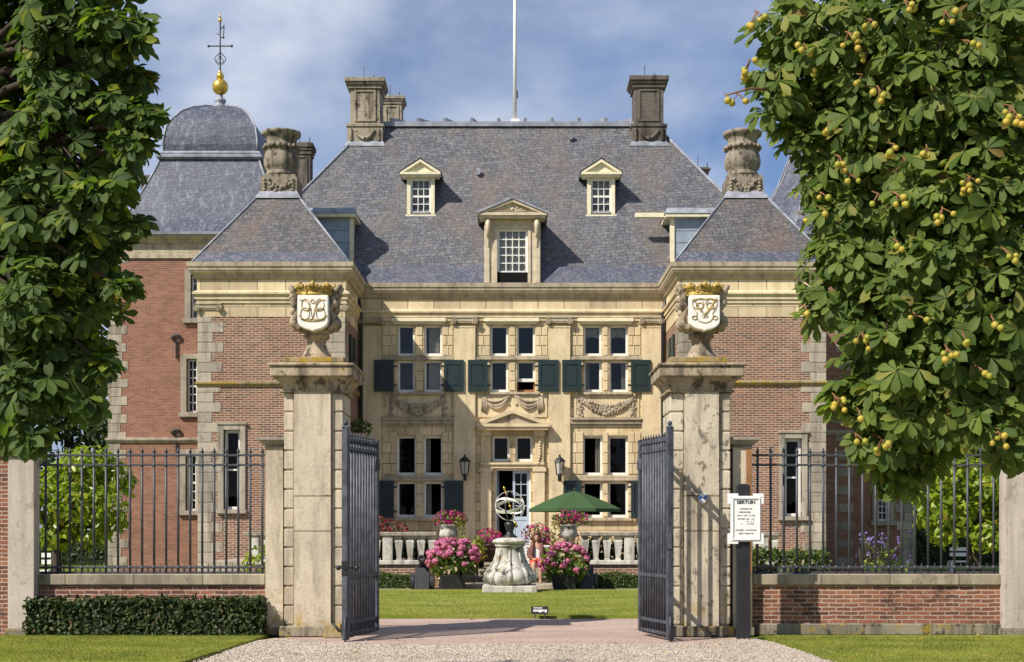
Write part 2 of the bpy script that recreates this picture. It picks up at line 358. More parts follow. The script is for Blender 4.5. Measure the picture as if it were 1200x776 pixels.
# ------------------------------------------------------------------ mesh collector
ORG = {}
class MB:
    def __init__(s): s.v = []; s.f = []; s.sm = []
    def add(s, vs, fs, smooth=False):
        o = len(s.v); s.v.extend([tuple(q) for q in vs])
        for f in fs: s.f.append(tuple(i + o for i in f)); s.sm.append(smooth)
        return s
    def quad(s, a, b, c, d): return s.add([a, b, c, d], [(0, 1, 2, 3)])
    def box(s, x0, x1, y0, y1, z0, z1):
        if x0 > x1: x0, x1 = x1, x0
        if y0 > y1: y0, y1 = y1, y0
        if z0 > z1: z0, z1 = z1, z0
        v = [(x0, y0, z0), (x1, y0, z0), (x1, y1, z0), (x0, y1, z0), (x0, y0, z1), (x1, y0, z1), (x1, y1, z1), (x0, y1, z1)]
        return s.add(v, [(0, 3, 2, 1), (4, 5, 6, 7), (0, 1, 5, 4), (1, 2, 6, 5), (2, 3, 7, 6), (3, 0, 4, 7)])
    def frustum(s, x0, x1, y0, y1, z0, X0, X1, Y0, Y1, z1):
        v = [(x0, y0, z0), (x1, y0, z0), (x1, y1, z0), (x0, y1, z0), (X0, Y0, z1), (X1, Y0, z1), (X1, Y1, z1), (X0, Y1, z1)]
        return s.add(v, [(0, 3, 2, 1), (4, 5, 6, 7), (0, 1, 5, 4), (1, 2, 6, 5), (2, 3, 7, 6), (3, 0, 4, 7)])
    def ring(s, rows, closed_ends=True, smooth=True):
        """rows: list of equal-length loops of points"""
        n = len(rows[0]); v = [p for r in rows for p in r]; f = []
        for i in range(len(rows) - 1):
            for j in range(n):
                k = (j + 1) % n
                f.append((i * n + j, i * n + k, (i + 1) * n + k, (i + 1) * n + j))
        s.add(v, f, smooth)
        if closed_ends:
            o = len(s.v) - len(v)
            s.f.append(tuple(o + j for j in reversed(range(n)))); s.sm.append(False)
            s.f.append(tuple(o + (len(rows) - 1) * n + j for j in range(n))); s.sm.append(False)
        return s
    def lathe(s, cx, cy, prof, n=24, smooth=True, sx=1, sy=1, flute=0, amp=0, a0=0.0):
        rows = []
        for q in prof:
            r, z = q[0], q[1]; am = q[2] if len(q) > 2 else 0
            rows.append([(cx + sx * r * (1 + am * abs(math.sin(flute * 0.5 * (a0 + 2 * PI * j / n)))) * math.cos(a0 + 2 * PI * j / n),
                          cy + sy * r * (1 + am * abs(math.sin(flute * 0.5 * (a0 + 2 * PI * j / n)))) * math.sin(a0 + 2 * PI * j / n), z) for j in range(n)])
        return s.ring(rows, True, smooth)
    def tube(s, pts, r, n=8, smooth=True):
        pts = [Vector(p) for p in pts]; rs = r if isinstance(r, (list, tuple)) else [r] * len(pts)
        rows = []
        prev = None
        for i, p in enumerate(pts):
            d = (pts[min(i + 1, len(pts) - 1)] - pts[max(i - 1, 0)])
            if d.length < 1e-9: d = Vector((0, 0, 1))
            d.normalize()
            if prev is None:
                u = d.orthogonal().normalized()
            else:
                u = prev - d * prev.dot(d)
                u = u.normalized() if u.length > 1e-6 else d.orthogonal().normalized()
            prev = u; w = d.cross(u)
            rows.append([p + (u * math.cos(2 * PI * j / n) + w * math.sin(2 * PI * j / n)) * rs[i] for j in range(n)])
        return s.ring(rows, True, smooth)
    def sphere(s, c, r, seg=12, rings=8, sc=(1, 1, 1), jit=0.0):
        c = Vector(c); v = [c + Vector((0, 0, r * sc[2]))]; f = []
        for i in range(1, rings):
            t = PI * i / rings
            for j in range(seg):
                a = 2 * PI * j / seg; q = r * (1 + random.uniform(-jit, jit))
                v.append(c + Vector((q * math.sin(t) * math.cos(a) * sc[0], q * math.sin(t) * math.sin(a) * sc[1], q * math.cos(t) * sc[2])))
        v.append(c - Vector((0, 0, r * sc[2])))
        for j in range(seg): f.append((0, 1 + j, 1 + (j + 1) % seg))
        for i in range(rings - 2):
            for j in range(seg):
                a = 1 + i * seg; f.append((a + j, a + seg + j, a + seg + (j + 1) % seg, a + (j + 1) % seg))
        a = 1 + (rings - 2) * seg
        for j in range(seg): f.append((a + j, len(v) - 1, a + (j + 1) % seg))
        return s.add(v, f, True)
    def prism_y(s, pts, y0, y1):
        """outline (x,z) anticlockwise seen from -y, extruded from y0 to y1"""
        n = len(pts); v = [(x, y0, z) for x, z in pts] + [(x, y1, z) for x, z in pts]
        f = [tuple(range(n)), tuple(reversed(range(n, 2 * n)))]
        for i in range(n):
            j = (i + 1) % n; f.append((i, i + n, j + n, j))
        return s.add(v, f)
    def bar(s, a, b, w, d=None, up=Vector((0, 0, 1))):
        a = Vector(a); b = Vector(b); d = d or w; t = (b - a).normalized()
        u = t.cross(up)
        u = u.normalized() if u.length > 1e-5 else Vector((1, 0, 0))
        v = u.cross(t).normalized()
        c = [(-w / 2, -d / 2), (w / 2, -d / 2), (w / 2, d / 2), (-w / 2, d / 2)]
        return s.ring([[a + u * p + v * q for p, q in c], [b + u * p + v * q for p, q in c]], True, False)
    def sweep(s, path, prof, closed=False):
        """path: (x,y) list walked with the outside on the right; prof: (out,z) list"""
        pts = [Vector(p) for p in path]; n = len(pts); offs = []
        for i in range(n):
            d0 = (pts[i] - pts[i - 1]).normalized() if (i > 0 or closed) else None
            d1 = (pts[(i + 1) % n] - pts[i]).normalized() if (i < n - 1 or closed) else None
            if d0 is None: d0 = d1
            if d1 is None: d1 = d0
            n0 = Vector((d0.y, -d0.x)); n1 = Vector((d1.y, -d1.x))
            m = (n0 + n1)
            offs.append(m / max(1e-6, m.dot(n0)))
        rows = [[(pts[i].x + offs[i].x * o, pts[i].y + offs[i].y * o, z) for o, z in prof] for i in range(n)]
        k = len(prof); v = [p for r in rows for p in r]; f = []
        for i in range(n if closed else n - 1):
            a = i * k; b = ((i + 1) % n) * k
            for j in range(k - 1): f.append((a + j, b + j, b + j + 1, a + j + 1))
        return s.add(v, f)
    def wall(s, x0, x1, z0, z1, y0, y1, holes=()):
        """wall slab facing -y with rectangular openings (x0,x1,z0,z1)"""
        xs = sorted({x0, x1, *[h[0] for h in holes], *[h[1] for h in holes]})
        zs = sorted({z0, z1, *[h[2] for h in holes], *[h[3] for h in holes]})
        xs = [x for x in xs if x0 <= x <= x1]; zs = [z for z in zs if z0 <= z <= z1]
        def solid(i, j):
            if i < 0 or j < 0 or i >= len(xs) - 1 or j >= len(zs) - 1: return False
            cx = (xs[i] + xs[i + 1]) / 2; cz = (zs[j] + zs[j + 1]) / 2
            return not any(h[0] < cx < h[1] and h[2] < cz < h[3] for h in holes)
        for i in range(len(xs) - 1):
            for j in range(len(zs) - 1):
                if not solid(i, j): continue
                a, b, c, d = xs[i], xs[i + 1], zs[j], zs[j + 1]
                s.quad((a, y0, c), (b, y0, c), (b, y0, d), (a, y0, d))
                s.quad((b, y1, c), (a, y1, c), (a, y1, d), (b, y1, d))
                if not solid(i - 1, j): s.quad((a, y1, c), (a, y0, c), (a, y0, d), (a, y1, d))
                if not solid(i + 1, j): s.quad((b, y0, c), (b, y1, c), (b, y1, d), (b, y0, d))
                if not solid(i, j - 1): s.quad((a, y1, c), (b, y1, c), (b, y0, c), (a, y0, c))
                if not solid(i, j + 1): s.quad((a, y0, d), (b, y0, d), (b, y1, d), (a, y1, d))
        return s
    def xform(s, M):
        s.v = [tuple(M @ Vector(p)) for p in s.v]; return s
    def build(s, name, material, parent=None, loc=None, bevel=0.0, uvoff=(0, 0)):
        if loc is None: loc = ORG.get(parent.name, Vector((0, 0, 0))) if parent else Vector((0, 0, 0))
        loc = Vector(loc)
        me = bpy.data.meshes.new(name)
        me.from_pydata([(p[0] - loc.x, p[1] - loc.y, p[2] - loc.z) for p in s.v], [], s.f)
        if any(s.sm): me.polygons.foreach_set('use_smooth', s.sm)
        uvl = me.uv_layers.new(name='UVMap')
        nl = len(me.loops); co = np.empty(len(me.vertices) * 3); me.vertices.foreach_get('co', co); co = co.reshape(-1, 3) + np.array(loc)
        li = np.empty(nl, dtype=np.int32); me.loops.foreach_get('vertex_index', li)
        npoly = len(me.polygons); nr = np.empty(npoly * 3); me.polygons.foreach_get('normal', nr); nr = nr.reshape(-1, 3)
        lt = np.empty(npoly, dtype=np.int32); me.polygons.foreach_get('loop_total', lt)
        nn = np.repeat(nr, lt, axis=0)
        u = np.stack([-nn[:, 1], nn[:, 0], np.zeros(nl)], 1); ln = np.linalg.norm(u, axis=1)
        flat = ln < 0.05; u[flat] = (1, 0, 0); ln[flat] = 1; u /= ln[:, None]
        w = np.cross(nn, u); pc = co[li]
        uv = np.stack([(pc * u).sum(1) + uvoff[0], (pc * w).sum(1) + uvoff[1]], 1)
        uvl.data.foreach_set('uv', uv.ravel())
        if material: me.materials.append(MATS[material])
        o = bpy.data.objects.new(name, me); COL.objects.link(o)
        if parent:
            o.parent = parent; o.location = loc - ORG[parent.name]
        else: o.location = loc
        ORG[o.name] = loc
        if bevel:
            b = o.modifiers.new('bevel', 'BEVEL'); b.width = bevel; b.segments = 2; b.limit_method = 'ANGLE'; b.angle_limit = 0.6
        return o

def build_pieces(m, name, material, parent, **k):
    """every loose piece of the collector becomes a part of its own"""
    par = list(range(len(m.v)))
    def find(a):
        while par[a] != a: par[a] = par[par[a]]; a = par[a]
        return a
    for f in m.f:
        for q in f[1:]: par[find(f[0])] = find(q)
    groups = {}
    for f, s in zip(m.f, m.sm): groups.setdefault(find(f[0]), []).append((f, s))
    outp = []
    for g in groups.values():
        n = MB(); mp_ = {}
        for f, s in g:
            for q in f:
                if q not in mp_: mp_[q] = len(n.v); n.v.append(m.v[q])
            n.f.append(tuple(mp_[q] for q in f)); n.sm.append(s)
        outp.append(n.build(name, material, parent, **k))
    return outp
def tag(o, label=None, cat=None, group=None, kind=None):
    if label: o['label'] = label
    if cat: o['category'] = cat
    if group: o['group'] = group
    if kind: o['kind'] = kind
    return o
def thing(name, label, cat, loc, group=None):
    o = bpy.data.objects.new(name, None); COL.objects.link(o)
    o.empty_display_size = 0.2
    o.location = loc; ORG[o.name] = Vector(loc)
    return tag(o, label, cat, group, 'thing')
def struct(name, mb, material, **k):
    o = mb.build(name, material, None, **k); o['kind'] = 'structure'; return o
def share(o, name, parent, d):
    """copy of a part (shared mesh) moved by d, under another parent"""
    c = o.copy(); COL.objects.link(c); c.name = name; c.parent = parent
    w = ORG[o.name] + Vector(d); c.location = w - ORG[parent.name]; ORG[c.name] = w
    return c

# leaf clouds -------------------------------------------------------
def instanced(verts, faces, pos, nrm, fwd, size):
    """copies of one small template: x along fwd, z along nrm"""
    V = np.asarray(verts, float); N = len(pos)
    z = nrm / np.linalg.norm(nrm, axis=1)[:, None]
    x = fwd - (fwd * z).sum(1)[:, None] * z
    l = np.linalg.norm(x, axis=1); bad = l < 1e-4
    x[bad] = np.cross(z[bad], np.array([0.3, 0.9, 0.1])); l = np.linalg.norm(x, axis=1); x /= l[:, None]
    y = np.cross(z, x)
    W = pos[:, None, :] + size[:, None, None] * (V[None, :, 0:1] * x[:, None, :] + V[None, :, 1:2] * y[:, None, :] + V[None, :, 2:3] * z[:, None, :])
    k = len(V); fl = []
    base = np.arange(N) * k
    for f in faces:
        fl.append(base[:, None] + np.array(f)[None, :])
    return W.reshape(-1, 3), fl
def leaf_object(name, material, parent, parts, loc=None):
    """parts: list of (verts (n,3), list of face arrays)"""
    loc = np.array(ORG[parent.name] if parent else (loc or (0, 0, 0)), float)
    vs = []; tri = []; off = 0; loops = []; tot = []
    for v, fl in parts:
        vs.append(v)
        for fa in fl:
            loops.append((fa + off).ravel()); tot.append(np.full(len(fa), fa.shape[1], dtype=np.int32))
        off += len(v)
    vs = np.concatenate(vs) - loc; loops = np.concatenate(loops).astype(np.int32); tot = np.concatenate(tot)
    me = bpy.data.meshes.new(name)
    me.vertices.add(len(vs)); me.vertices.foreach_set('co', vs.ravel())
    me.loops.add(len(loops)); me.loops.foreach_set('vertex_index', loops)
    me.polygons.add(len(tot)); st = np.concatenate([[0], np.cumsum(tot)[:-1]]).astype(np.int32)
    me.polygons.foreach_set('loop_start', st); me.polygons.foreach_set('loop_total', tot)
    me.update(calc_edges=True); me.validate()
    me.polygons.foreach_set('use_smooth', np.ones(len(me.polygons), dtype=bool))
    me.materials.append(MATS[material])
    o = bpy.data.objects.new(name, me); COL.objects.link(o)
    if parent: o.parent = parent
    else: o.location = tuple(loc)
    ORG[o.name] = Vector(loc)
    return o
def unit(a): return a / np.maximum(1e-9, np.linalg.norm(a, axis=1))[:, None]
LEAF_V = [(0, 0, 0), (0.35, 0.24, 0.05), (0.35, 0, -0.02), (0.35, -0.24, 0.05), (0.72, 0.2, 0.0), (0.72, 0, -0.06), (0.72, -0.2, 0.0), (1, 0, -0.14)]
LEAF_F = [(0, 2, 1), (0, 3, 2), (1, 2, 5, 4), (2, 3, 6, 5), (4, 5, 7), (5, 6, 7)]
TINY_V = [(0, 0, 0), (0.5, 0.28, 0.05), (1, 0, -0.05), (0.5, -0.28, 0.05)]
TINY_F = [(0, 3, 2, 1)]
PETAL_V = [(0.5, 0.5, 0.06), (-0.5, 0.5, 0.0), (-0.5, -0.5, 0.06), (0.5, -0.5, 0.0)]
PETAL_F = [(0, 1, 2, 3)]
def palm_template(seed):
    r = random.Random(seed); V = []; Fc = []
    nl = r.choice([5, 6, 7, 7])
    for k in range(nl):
        a = math.radians(-112 + 224 * k / (nl - 1)) + r.uniform(-0.08, 0.08)
        ln = 0.55 + 0.45 * math.cos(a * 0.75) + r.uniform(-0.05, 0.05)
        droop = r.uniform(0.10, 0.34); roll = r.uniform(-0.25, 0.25)
        o = len(V)
        def pt(t, w):
            z = -droop * ln * t * t + abs(w) * 0.32 - 0.02
            z += roll * w
            x = t * ln; y = w * ln
            V.append((x * math.cos(a) - y * math.sin(a), x * math.sin(a) + y * math.cos(a), z))
        ed = [(.30, .085), (.50, .155), (.66, .205), (.79, .205), (.89, .14), (.95, .05)]
        j = r.uniform(.88, 1.1)
        for t in (.03, .30, .50, .66, .79, .89, 1.0): pt(t, 0)
        for t, w in ed: pt(t, w * j * r.uniform(.92, 1.06))
        for t, w in ed: pt(t, -w * j * r.uniform(.92, 1.06))
        fs = [(0, 1, 7), (0, 13, 1)]
        for q in range(1, 6): fs += [(q, q + 1, 7 + q, 6 + q), (q, 12 + q, 13 + q, q + 1)]
        for f in fs: Fc.append(tuple(i + o for i in f))
    return V, Fc
PALMS = [palm_template(s) for s in range(6)]
def palm_leaves(pos, nrm, fwd, size):
    idx = rng.integers(0, len(PALMS), len(pos)); parts = []
    for k, (V, Fc) in enumerate(PALMS):
        m = idx == k
        if m.any(): parts.append(instanced(V, Fc, pos[m], nrm[m], fwd[m], size[m]))
    return parts
def cloud(n, c, r, shell=0.55, flat=1.0):
    """points in an ellipsoid, denser towards its surface; returns positions and outward normals"""
    d = unit(rng.normal(size=(n, 3))); rad = (shell + (1 - shell) * rng.random(n) ** 0.6)
    rr = np.array(r, float); p = np.array(c, float) + d * rad[:, None] * rr
    nr = unit(d / rr)
    return p, nr
def bush(name, material, parent, blobs, per, size, lift=0.35, tmpl=(LEAF_V, LEAF_F), shell=0.6, var=0.35):
    ps = []
    for c, r in blobs:
        n = int(per * (r[0] * r[1] + r[1] * r[2] + r[0] * r[2]) * 4)
        p, nr = cloud(n, c, r, shell)
        nrm = unit(nr + np.array([0, 0, lift]) + rng.normal(size=p.shape) * 0.45)
        fw = nr + rng.normal(size=p.shape) * 0.7 + np.array([0, 0, -0.25])
        sz = size * (1 + var * rng.uniform(-1, 1, len(p)))
        ps.append(instanced(*tmpl, p, nrm, fw, sz))
    return leaf_object(name, material, parent, ps)
def slab(name, material, parent, x0, x1, y0, y1, z0, z1, per, size, tmpl=(LEAF_V, LEAF_F), wob=0.03):
    """clipped hedge: leaves through the skin of a box"""
    ps = []; ar = [((x1 - x0) * (z1 - z0), 'f'), ((x1 - x0) * (y1 - y0), 't'), ((y1 - y0) * (z1 - z0), 'l'), ((y1 - y0) * (z1 - z0), 'r'), ((x1 - x0) * (z1 - z0), 'b')]
    for a, k in ar:
        n = int(a * per); q = rng.random((n, 3)); p = np.array([x0, y0, z0]) + q * np.array([x1 - x0, y1 - y0, z1 - z0]); nv = np.zeros((n, 3))
        dep = np.abs(rng.normal(size=n)) * wob
        bul = 0.04 * np.sin(p[:, 0] * 3.1) + 0.03 * np.sin(p[:, 0] * 7.3 + 1.0)
        if k == 'f': p[:, 1] = y0 + dep; nv[:, 1] = -1
        if k == 'b': p[:, 1] = y1 - dep; nv[:, 1] = 1
        if k == 't': p[:, 2] = z1 - dep + bul; nv[:, 2] = 1
        if k == 'l': p[:, 0] = x0 + dep; nv[:, 0] = -1
        if k == 'r': p[:, 0] = x1 - dep; nv[:, 0] = 1
        nrm = unit(nv + rng.normal(size=p.shape) * 0.55 + np.array([0, 0, 0.25]))
        fw = rng.normal(size=p.shape) + np.array([0, 0, -0.3]); sz = size * rng.uniform(0.6, 1.3, n)
        p = p - nv * (sz * 0.2)[:, None]
        ps.append(instanced(*tmpl, p, nrm, fw, sz))
    return leaf_object(name, material, parent, ps)
# ================================================================== THE SETTING: ground
S = 0.004
def ragged(pts, step, amp, y0, y1):
    """edges inside the y range are broken into short uneven steps"""
    r = random.Random(4); o = []
    for i, p in enumerate(pts):
        q = pts[(i + 1) % len(pts)]; o.append(p)
        if min(p[1], q[1]) < y0 or max(p[1], q[1]) > y1: continue
        n = int(math.hypot(q[0] - p[0], q[1] - p[1]) / step)
        for k in range(1, n):
            t = k / n; o.append((p[0] + (q[0] - p[0]) * t + r.uniform(-amp, amp), p[1] + (q[1] - p[1]) * t + r.uniform(-amp, amp)))
    return o
def sheet(name, material, pts, z):
    return struct(name, MB().add([(x, y, z) for x, y in pts], [tuple(range(len(pts)))]), material)
sheet('ground', 'meadow_grass', [(-700, -120), (700, -120), (700, 900), (-700, 900)], -0.02)
def lawn_block(name, pts, z1):
    m = MB(); n = len(pts)
    m.add([(x, y, -0.015) for x, y in pts] + [(x, y, z1) for x, y in pts], [tuple(range(n, 2 * n))] + [(i, (i + 1) % n, n + (i + 1) % n, n + i) for i in range(n)])
    return struct(name, m, 'lawn_grass')
# gravel forecourt between the two front lawns, gritty drive through the gate, raised lawn inside
sheet('gravel_path', 'gravel_stones', ragged([(-6.5, -6), (6.5, -6), (6.5, 6), (3.82, 16.0), (3.66, 19.0), (3.5, 19.75), (2.4, 18.75), (-2.3, 18.7), (-3.4, 19.75), (-3.66, 19.2), (-3.75, 16.0), (-6.5, 6)], .09, .035, 10, 19.9), 0.0)
sheet('drive', 'red_grit', [(-40, 20.9), (-2.5, 20.9), (-3.4, 19.75), (-2.3, 18.7), (2.4, 18.75), (3.5, 19.75), (2.4, 20.9), (40, 20.9), (40, 24.4), (-40, 24.4)], -0.004)
lawn_block('left_lawn', [(-30, 4), (-6.6, 6), (-3.86, 16.0), (-3.64, 19.0), (-3.58, 19.9), (-30, 19.9)], 0.03)
lawn_block('right_lawn', [(30, 19.9), (3.66, 19.9), (3.72, 19.0), (3.90, 16.0), (6.6, 6), (30, 4)], 0.03)
lawn_block('inner_lawn', [(-30, 23.95), (30, 23.95), (30, 34.0), (-30, 34.0)], 0.055)
struct('forecourt', MB().box(-9.2, 9.2, 34.02, 43, -0.01, 0.03), 'step_stone')
terr = MB(); TZ = 0.70
terr.box(-8, -1.3, 35.75, 43.2, 0.0, TZ); terr.box(1.3, 8, 35.75, 43.2, 0.0, TZ); terr.box(-1.3, 1.3, 37.3, 43.2, 0.0, TZ)
struct('terrace', terr, 'step_stone')
st = MB()
st.box(-1.28, 1.28, 34.5, 37.28, 0.0, 0.15)
for k in range(3): st.box(-1.28, 1.28, 36.4 + 0.3 * k, 37.28, 0.152 + 0.136 * k, 0.288 + 0.136 * k)
struct('garden_steps', st, 'step_stone', bevel=0.01)

# ================================================================== THE CASTLE
YF, YP, YW = 43.0, 39.6, 46.0
XI, XO = 4.85, 9.10
kF, kP, kW = F / YF, F / YP, F / YW
house = thing('country_house', 'old brick and cream sandstone castle with slate roofs and corner pavilions behind the gate', 'castle', (0, YF, 0))

def window(px0, px1, py0, py1, d, par=None, nx=1, nz=1, fw=0.065, mat='white_paint', mw=0.022, bottom=None, curtain=None, name='window', inset=0.14, sash=False):
    x0, x1, z0, z1 = X(px0, d), X(px1, d), Z(py1, d), Z(py0, d)
    y = d + inset; m = MB(); b = bottom or fw
    m.box(x0, x0 + fw, y, y + 0.09, z0, z1); m.box(x1 - fw, x1, y, y + 0.09, z0, z1)
    m.box(x0 + fw, x1 - fw, y, y + 0.09, z1 - fw, z1); m.box(x0 + fw, x1 - fw, y - 0.01, y + 0.09, z0, z0 + b)
    a0, a1, c0, c1 = x0 + fw, x1 - fw, z0 + b, z1 - fw
    for i in range(1, nx):
        xx = a0 + (a1 - a0) * i / nx; m.box(xx - mw / 2, xx + mw / 2, y + 0.012, y + 0.06, c0, c1)
    for j in range(1, nz):
        zz = c0 + (c1 - c0) * j / nz; w = mw * (2.4 if sash and j == nz // 2 else 1)
        m.box(a0, a1, y + 0.009, y + 0.062, zz - w / 2, zz + w / 2)
    o = m.build(name, mat, par or house)
    MB().quad((a0, y + 0.05, c0), (a1, y + 0.05, c0), (a1, y + 0.05, c1), (a0, y + 0.05, c1)).build('pane', 'sky_glass' if z0 > 5.5 else 'window_glass', o)
    if curtain:
        c = MB(); n = 22; ca, cb = a0 + (a1 - a0) * curtain[0], a0 + (a1 - a0) * curtain[1]
        zb = c0 + (c1 - c0) * (curtain[2] if len(curtain) > 2 else 0)
        pts = [(ca + (cb - ca) * i / n, y + 0.16 + 0.02 * math.sin(i * 1.9)) for i in range(n + 1)]
        c.add([(x, yy, zb + (0.06 * math.sin(PI * i / n) if len(curtain) > 2 else 0)) for i, (x, yy) in enumerate(pts)] + [(x, yy, c1) for x, yy in pts],
              [(i, i + 1, n + 2 + i, n + 1 + i) for i in range(n)], True)
        c.build('curtain', 'curtain', o)
    return o, (x0, x1, z0, z1)
def hole(px0, px1, py0, py1, d): return (X(px0, d), X(px1, d), Z(py1, d), Z(py0, d))

# ---- facade openings (photograph columns and rows at the facade's own distance)
UP = [((381, 417), [(466, 486), (497, 518), (574.5, 595.5), (605.5, 627), (684, 705), (714, 736)]),
      ((422.5, 459.5), [(466, 486), (497, 518), (574.5, 595.5), (605.5, 627), (684, 705), (714, 736)])]
LOW = [((511, 557), [(465, 488), (496.5, 519), (683, 706), (713, 736)]),
       ((564.5, 606.5), [(465, 488), (496.5, 519), (683, 706), (713, 736)]),
       ((511, 541), [(577, 597), (604, 624)])]
holes = []
for (a, b), cols in UP + LOW:
    for c, d_ in cols: holes.append(hole(c, d_, a, b, YF))
DOOR = (X(580, YF), X(622, YF), TZ, Z(549.5, YF))
holes.append(DOOR)
MB().wall(-XI, XI, 0, 8.9, YF, YF + 0.4, holes).build('wall', 'ashlar_stone', house)
MB().quad((-9, 44.6, 0), (9, 44.6, 0), (9, 44.6, 9), (-9, 44.6, 9)).quad((-9, 43.42, TZ + 0.02), (9, 43.42, TZ + 0.02), (9, 44.6, TZ + 0.02), (-9, 44.6, TZ + 0.02)).build('shade_sheet', 'room_shade', house)  # flat near-black sheets painted as the shade behind the facade windows
CURT = {(0, 1): (0.15, 1.0), (1, 1): (0.15, 1.0), (0, 4): (0, 1, 0.58), (0, 5): (0, 1, 0.58), (1, 4): (0, 0.3), (1, 5): (0.72, 1), (2, 1): (0, 0.3), (3, 1): (0, 0.35), (2, 2): (0.7, 1)}
for ri, ((a, b), cols) in enumerate(UP + LOW):
    for ci, (c, d_) in enumerate(cols):
        if ri == 1 and ci == 3:
            window(c, d_, a, 447, YF, bottom=0.1)            # half-raised sash
            x0, x1, z0, z1 = hole(c, d_, 447, b, YF)
            MB().box(x0, x0 + .05, YF + .2, YF + .27, z0, z1).box(x1 - .05, x1, YF + .2, YF + .27, z0, z1).box(x0 + .05, x1 - .05, YF + .2, YF + .27, z0, z0 + .09).build('sash', 'brown_board', house)
        else:
            window(c, d_, a, b, YF, bottom=0.085, curtain=CURT.get((ri, ci)), inset=0.12)
# ---- pilasters and Ionic capitals
ZA = Z(371.5, YF)
def pilaster(pa, pb, d, zbot, ztop, lo=0.11, mat='facade_stone'):
    x0, x1 = X(pa, d), X(pb, d)
    m = MB(); m.box(x0, x1, d - lo, d + 0.01, zbot, ztop - 0.3)
    m.box(x0 - 0.04, x1 + 0.04, d - lo - 0.03, d + 0.01, zbot, zbot + 0.16)
    m.box(x0 - 0.02, x1 + 0.02, d - lo - 0.015, d + 0.01, ztop - 0.35, ztop - 0.31)
    p = m.build('pilaster', mat, house)
    ionic(x0, x1, d - lo, ztop, p)
    return p
def ionic(x0, x1, y, ztop, par, s=1.0):
    c = MB(); r = 0.095 * s; zc = ztop - 0.17
    c.box(x0 - 0.05, x1 + 0.05, y - 0.07, y + 0.1, ztop - 0.05, ztop - 0.004)
    c.box(x0 - 0.02, x1 + 0.02, y - 0.045, y + 0.1, ztop - 0.16, ztop - 0.05)
    c.prism_y([(x0 + 0.07, zc - 0.03), (x1 - 0.07, zc - 0.03), (x1 - 0.04, zc + 0.03), (x0 + 0.04, zc + 0.03)], y - 0.03, y + 0.1)
    for sx in (x0 - 0.005, x1 + 0.005):
        rows = []
        for yy, q in ((y + 0.09, 1), (y - 0.03, 0.9), (y - 0.075, 1.0), (y - 0.085, 0.8)):
            rows.append([(sx + r * q * math.cos(a), yy, zc + r * q * math.sin(a)) for a in [2 * PI * k / 16 for k in range(16)]])
        c.ring(rows, True, False)
        c.sphere((sx, y - 0.087, zc), 0.03, 8, 6)
        pts = []
        for k in range(22):
            t = k / 21 * 3.4 * PI; q = r * (1 - 0.7 * k / 21); pts.append((sx + q * math.cos(t), y - 0.09, zc + q * math.sin(t)))
        c.tube(pts, 0.012, 5)
    c.build('capital', 'cornice_stone', par)
for a, b in ((424, 447), (532, 557), (643, 668), (752, 775)): pilaster(a, b, YF, TZ, ZA)
# ---- mullion bands, sills and strings between the pilasters
m = MB()
BAYS = [(447.5, 531.5), (557.5, 642.5), (668.5, 751.5)]
for i, (a, b) in enumerate(BAYS):
    x0, x1 = X(a, YF), X(b, YF)
    m.box(x0, x1, YF - 0.085, YF + 0.02, Z(422, YF), Z(419.6, YF)); m.box(x0, x1, YF - 0.05, YF + 0.02, Z(419.5, YF), Z(417.2, YF))
    if i != 1:
        m.box(x0, x1, YF - 0.085, YF + 0.02, Z(563.5, YF), Z(560.5, YF)); m.box(x0, x1, YF - 0.05, YF + 0.02, Z(560.4, YF), Z(557.4, YF))
        m.box(x0, x1, YF - 0.16, YF + 0.02, Z(492.5, YF), Z(490, YF)); m.box(x0, x1, YF - 0.10, YF + 0.02, Z(497, YF), Z(492.6, YF)); m.box(x0, x1, YF - 0.05, YF + 0.02, Z(500, YF), Z(497.1, YF))
        m.box(X(a + 15, YF), X(b - 11, YF), YF - 0.12, YF + 0.02, Z(610.5, YF), Z(607, YF))
    m.box(X(a + 15, YF), X(b - 11, YF), YF - 0.11, YF + 0.02, Z(462.8, YF), Z(460, YF))
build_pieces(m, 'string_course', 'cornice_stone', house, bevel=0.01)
m = MB()
for a, b in ((459, 523), (567, 632), (677, 742)):
    x0, x1 = X(a, YF), X(b, YF)
    m.box(x0, x1, YF - 0.14, YF + 0.02, Z(377.5, YF), Z(373.5, YF)); m.box(x0 + 0.05, x1 - 0.05, YF - 0.07, YF + 0.02, Z(380.2, YF), Z(377.6, YF))
build_pieces(m, 'window_hood', 'cream_paint', house, bevel=0.01)
